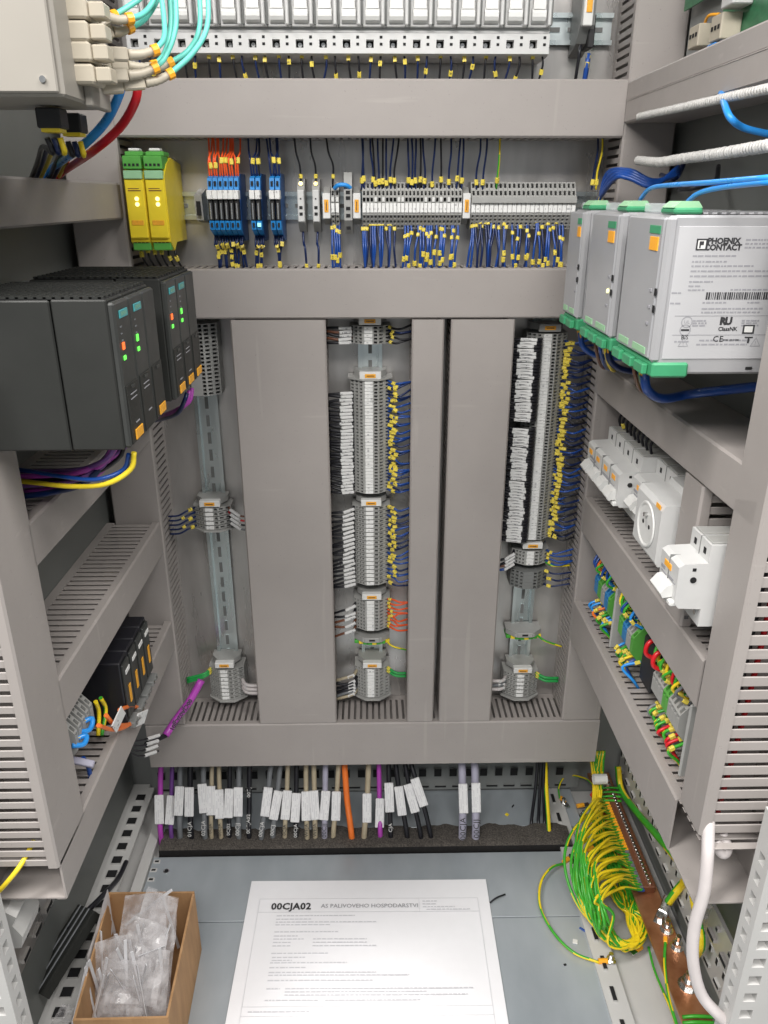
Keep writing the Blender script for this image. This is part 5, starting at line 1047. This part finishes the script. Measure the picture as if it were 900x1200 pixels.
# little things on the floor plates
wire([at(574, 1058, Z=.003), at(582, 1052, Z=.006), at(592, 1048, Z=.003)], .0014, 'wire_black', 'short black wire scrap beside the printed sheet', None, cat='wire scrap', name='wire_scrap')
for i, (px, py, m, lb, sc) in enumerate(((683, 1090, 'blue', 'small blue wire scrap near the loose earth wire', (.006, .0018)), (674, 1104, 'white', 'small white plastic scrap near the loose earth wire', (.004, .004)), (662, 1131, 'black', 'tiny black scrap on the floor plate', (.002, .0015)), (594, 955, 'yellow', 'tiny yellow tag lying on the rear floor plate', (.003, .003)), (601, 945, 'black', 'tiny black scrap on the rear floor plate', (.004, .001)))):
    tag(obj('scrap', MB(m).cbox(-sc[0], sc[0], -sc[1], sc[1], 0, .0022, .0006), None, frame(at(px, py, Z=.0004), (.7, -.6+.4*i, 0))), lb, 'scrap', 'scraps on the floor')
for i, (px, py) in enumerate(((195, 1020), (350, 1008), (745, 1172))): pass
tag(obj('plate_hole_plug', MB('hole', 'steel').cyl((0, 0, .0002), (0, 0, .0010), .0052, 14, 1).cyl((0, 0, .0010), (0, 0, .0012), .0036, 14, 0), None, Matrix.Translation(at(195, 1021, Z=0))), 'round fixing hole in the left corner of the front floor plate', 'fixing hole')
for i, (px, py) in enumerate(((178, 1010), (174, 1020), (171, 1031))): tag(obj('plate_slot', MB('painted', 'hole').cbox(-.006, .006, -.004, .004, 0, .0012, .0003).box(-.0035, .0035, -.002, .002, .0012, .0014, 1), None, Matrix.Translation(at(px+6, py, Z=0))), nth(i)+' small clip from the rear on the left edge of the floor plate', 'clip', 'clips on the floor plate edge')
# ------------------------------------------------------------------ cardboard box with plastic bags
ZR_ = .122; RB_ = [at(85, 1196, Z=ZR_), at(197, 1193, Z=ZR_), V(-.2695, .870, ZR_), V(-.3985, .872, ZR_)]   # rim: front left, front right, back right, back left
t = thing('cardboard_box', 'open brown cardboard box in the lower left corner', 'cardboard box', (-.34, .78, 0)); th = .003
def wall(a, b, flip=1, h0=.0, dz=0):
    d = (b-a).normalized(); n = V(-d.y, d.x, 0)*th*flip; mb = MB('cardboard'); lo = [V(p.x, p.y, h0) for p in (a, b)]
    hi = [a+V(0, 0, dz), b+V(0, 0, dz*.4)]; A = [lo[0], lo[1], hi[1], hi[0]]; Bk = [p+n for p in A]
    mb.q(A); mb.q(Bk[::-1])
    for i in range(4): j = (i+1) % 4; mb.q([A[j], A[i], Bk[i], Bk[j]])
    return mb
for nm, i, dz in (('front_panel', 0, 0), ('right_panel', 1, .001), ('back_panel', 2, .002), ('left_panel', 3, -.001)): wpart(nm, wall(RB_[i], RB_[(i+1) % 4], 1, .0006, dz), t)
wpart('bottom', MB('cardboard').q([V(p.x, p.y, .004) for p in RB_]), t)
def sheet(c, wob, seed, nu=7, nv=9, m='plastic_film', gap=0):
    """crumpled film between four corners (a, b bottom; c, d top)"""
    rnd = random.Random(seed); a, b, d, e = [Vector(p) for p in c]; mb = MB(m); ph = [rnd.uniform(0, 6) for _ in range(8)]; nrm = (b-a).cross(e-a).normalized(); G = []
    for i in range(nu+1):
        row = []
        for k in range(nv+1):
            u, v = i/nu, k/nv; p = a.lerp(b, u).lerp(e.lerp(d, u), v)
            w_ = math.sin(7*u+ph[0]+3*v)*.4+math.sin(13*v+ph[1]+5*u)*.35+abs(math.sin(9*u-8*v+ph[2]))*.6+rnd.uniform(-.25, .25); row.append(p+nrm*w_*wob)
        G.append(row)
    for i in range(nu):
        for k in range(nv): mb.q([G[i][k], G[i+1][k], G[i+1][k+1], G[i][k+1]], 0, False)
    return mb
def bag(label, c, wob, seed, off=(0, -.012, 0)):
    t = thing('plastic_bag', label, 'plastic bag', c[0], 'clear bags in the cardboard box'); wpart('rear_film', sheet(c, wob, seed), t)
    c2 = [Vector(p)+Vector(off)*(1 if i < 2 else .15) for i, p in enumerate(c)]; wpart('front_film', sheet(c2, wob, seed+50), t)
bag('largest crumpled clear bag leaning to the right in the box', [(-.375, .760, .02), (-.290, .745, .02), (-.283, .835, .150), (-.330, .850, .158)], .0050, 3)
bag('crumpled clear bag in front in the box', [(-.385, .735, .02), (-.320, .725, .02), (-.312, .760, .118), (-.372, .765, .122)], .0050, 4)
bag('clear bag at the right wall inside the box', [(-.335, .735, .02), (-.288, .730, .02), (-.284, .775, .120), (-.322, .780, .126)], .0045, 9)
bag('clear bag bulging at the back of the box', [(-.385, .800, .02), (-.300, .800, .02), (-.305, .848, .150), (-.365, .852, .140)], .006, 31)
bag('clear bag at the left wall inside the box', [(-.392, .735, .02), (-.350, .745, .02), (-.345, .790, .135), (-.390, .785, .128)], .005, 37)
bag('flat clear bag folded over the middle of the box', [(-.360, .750, .07), (-.295, .740, .07), (-.290, .800, .135), (-.345, .815, .145)], .007, 41)
tag(obj('plastic_sheet', sheet([(-.396, .735, .02), (-.394, .860, .02), (-.394, .858, .145), (-.397, .770, .120)], .0016, 12, 8, 10, 'film_strip')), 'milky white sheet standing at the left wall of the box', 'plastic sheet')
for i in range(26):
    x = R(-.392, -.290); y = R(.725, .850) if i > 8 else R(.722, .75); top = R(.115, .150); L_ = R(.09, .13); lean = V(R(-.25, .35), R(-.25, .35), 1).normalized()
    if i == 0: x, y, top, lean = -.296, .85, .150, V(.75, .1, .6).normalized()
    if i == 1: x, y, top, lean = -.288, .80, .140, V(.3, .5, .8).normalized()
    if i == 2: x, y, top, lean = -.290, .775, .128, V(.9, .1, .35).normalized(); L_ = .04
    c = V(x, y, top)-lean*L_/2
    tag(obj('marker_strip', MB('film_strip').cbox(-L_/2, L_/2, -.0006, .0006, -.0022, .0022, .0003), None, frame(c, lean, V(R(-1, 1), R(-1, 1), 0))), ('thin white strip leaning out over the back right corner of the box', 'thin white strip leaning on the right wall of the box', 'short white strip lying across the right rim of the box')[i] if i < 3 else 'thin white marker strip standing in the cardboard box', 'strip', 'white marker strips in the cardboard box')
# dark plastic profile and bag left of the box
a, b = at(48, 1165, Z=.05), at(108, 1068, Z=.10); d = (b-a); L_ = d.length
t = thing('plastic_profile', 'dark plastic profile lying between the box and the left wall', 'plastic profile', frame(a, d, V(.6, .3, -.6)))
obj('shell', MB('charcoal').prism([(0, -.028), (-.012, -.028), (-.014, -.024), (-.014, .024), (-.012, .028), (0, .028), (0, .025), (-.010, .025), (-.010, -.025), (0, -.025)], 0, L_), t)
for i in range(3): obj('rib', MB('grey_cable').cbox(0, L_, -.0158, -.0142, -.016+.014*i, -.013+.014*i, .0004), t)
tag(obj('film_scrap', sheet([at(60, 1198, Z=.03), at(100, 1196, Z=.03), at(96, 1172, Z=.07), at(72, 1178, Z=.06)], .006, 21, 10, 10)), 'crumpled film scrap left of the cardboard box', 'plastic film')
wire([at(148, 1010, Z=.03), at(138, 1030, Z=.04), at(118, 1052, Z=.09), at(104, 1066, Z=.10), at(80, 1090, Z=.09)], .0042, 'wire_black', 'black cable running down the left wall to the dark profile', None, cat='cable', name='cable', n=8)
tag(obj('angle_bracket', MB('painted').prism([(0, -.03), (-.022, -.028), (-.026, -.012), (-.018, .004), (-.024, .016), (-.014, .024), (0, .024)], 0, .045), None, frame((-.4, .60, .375), *LEFT)), 'pale torn bracket under the lowest left duct', 'bracket')
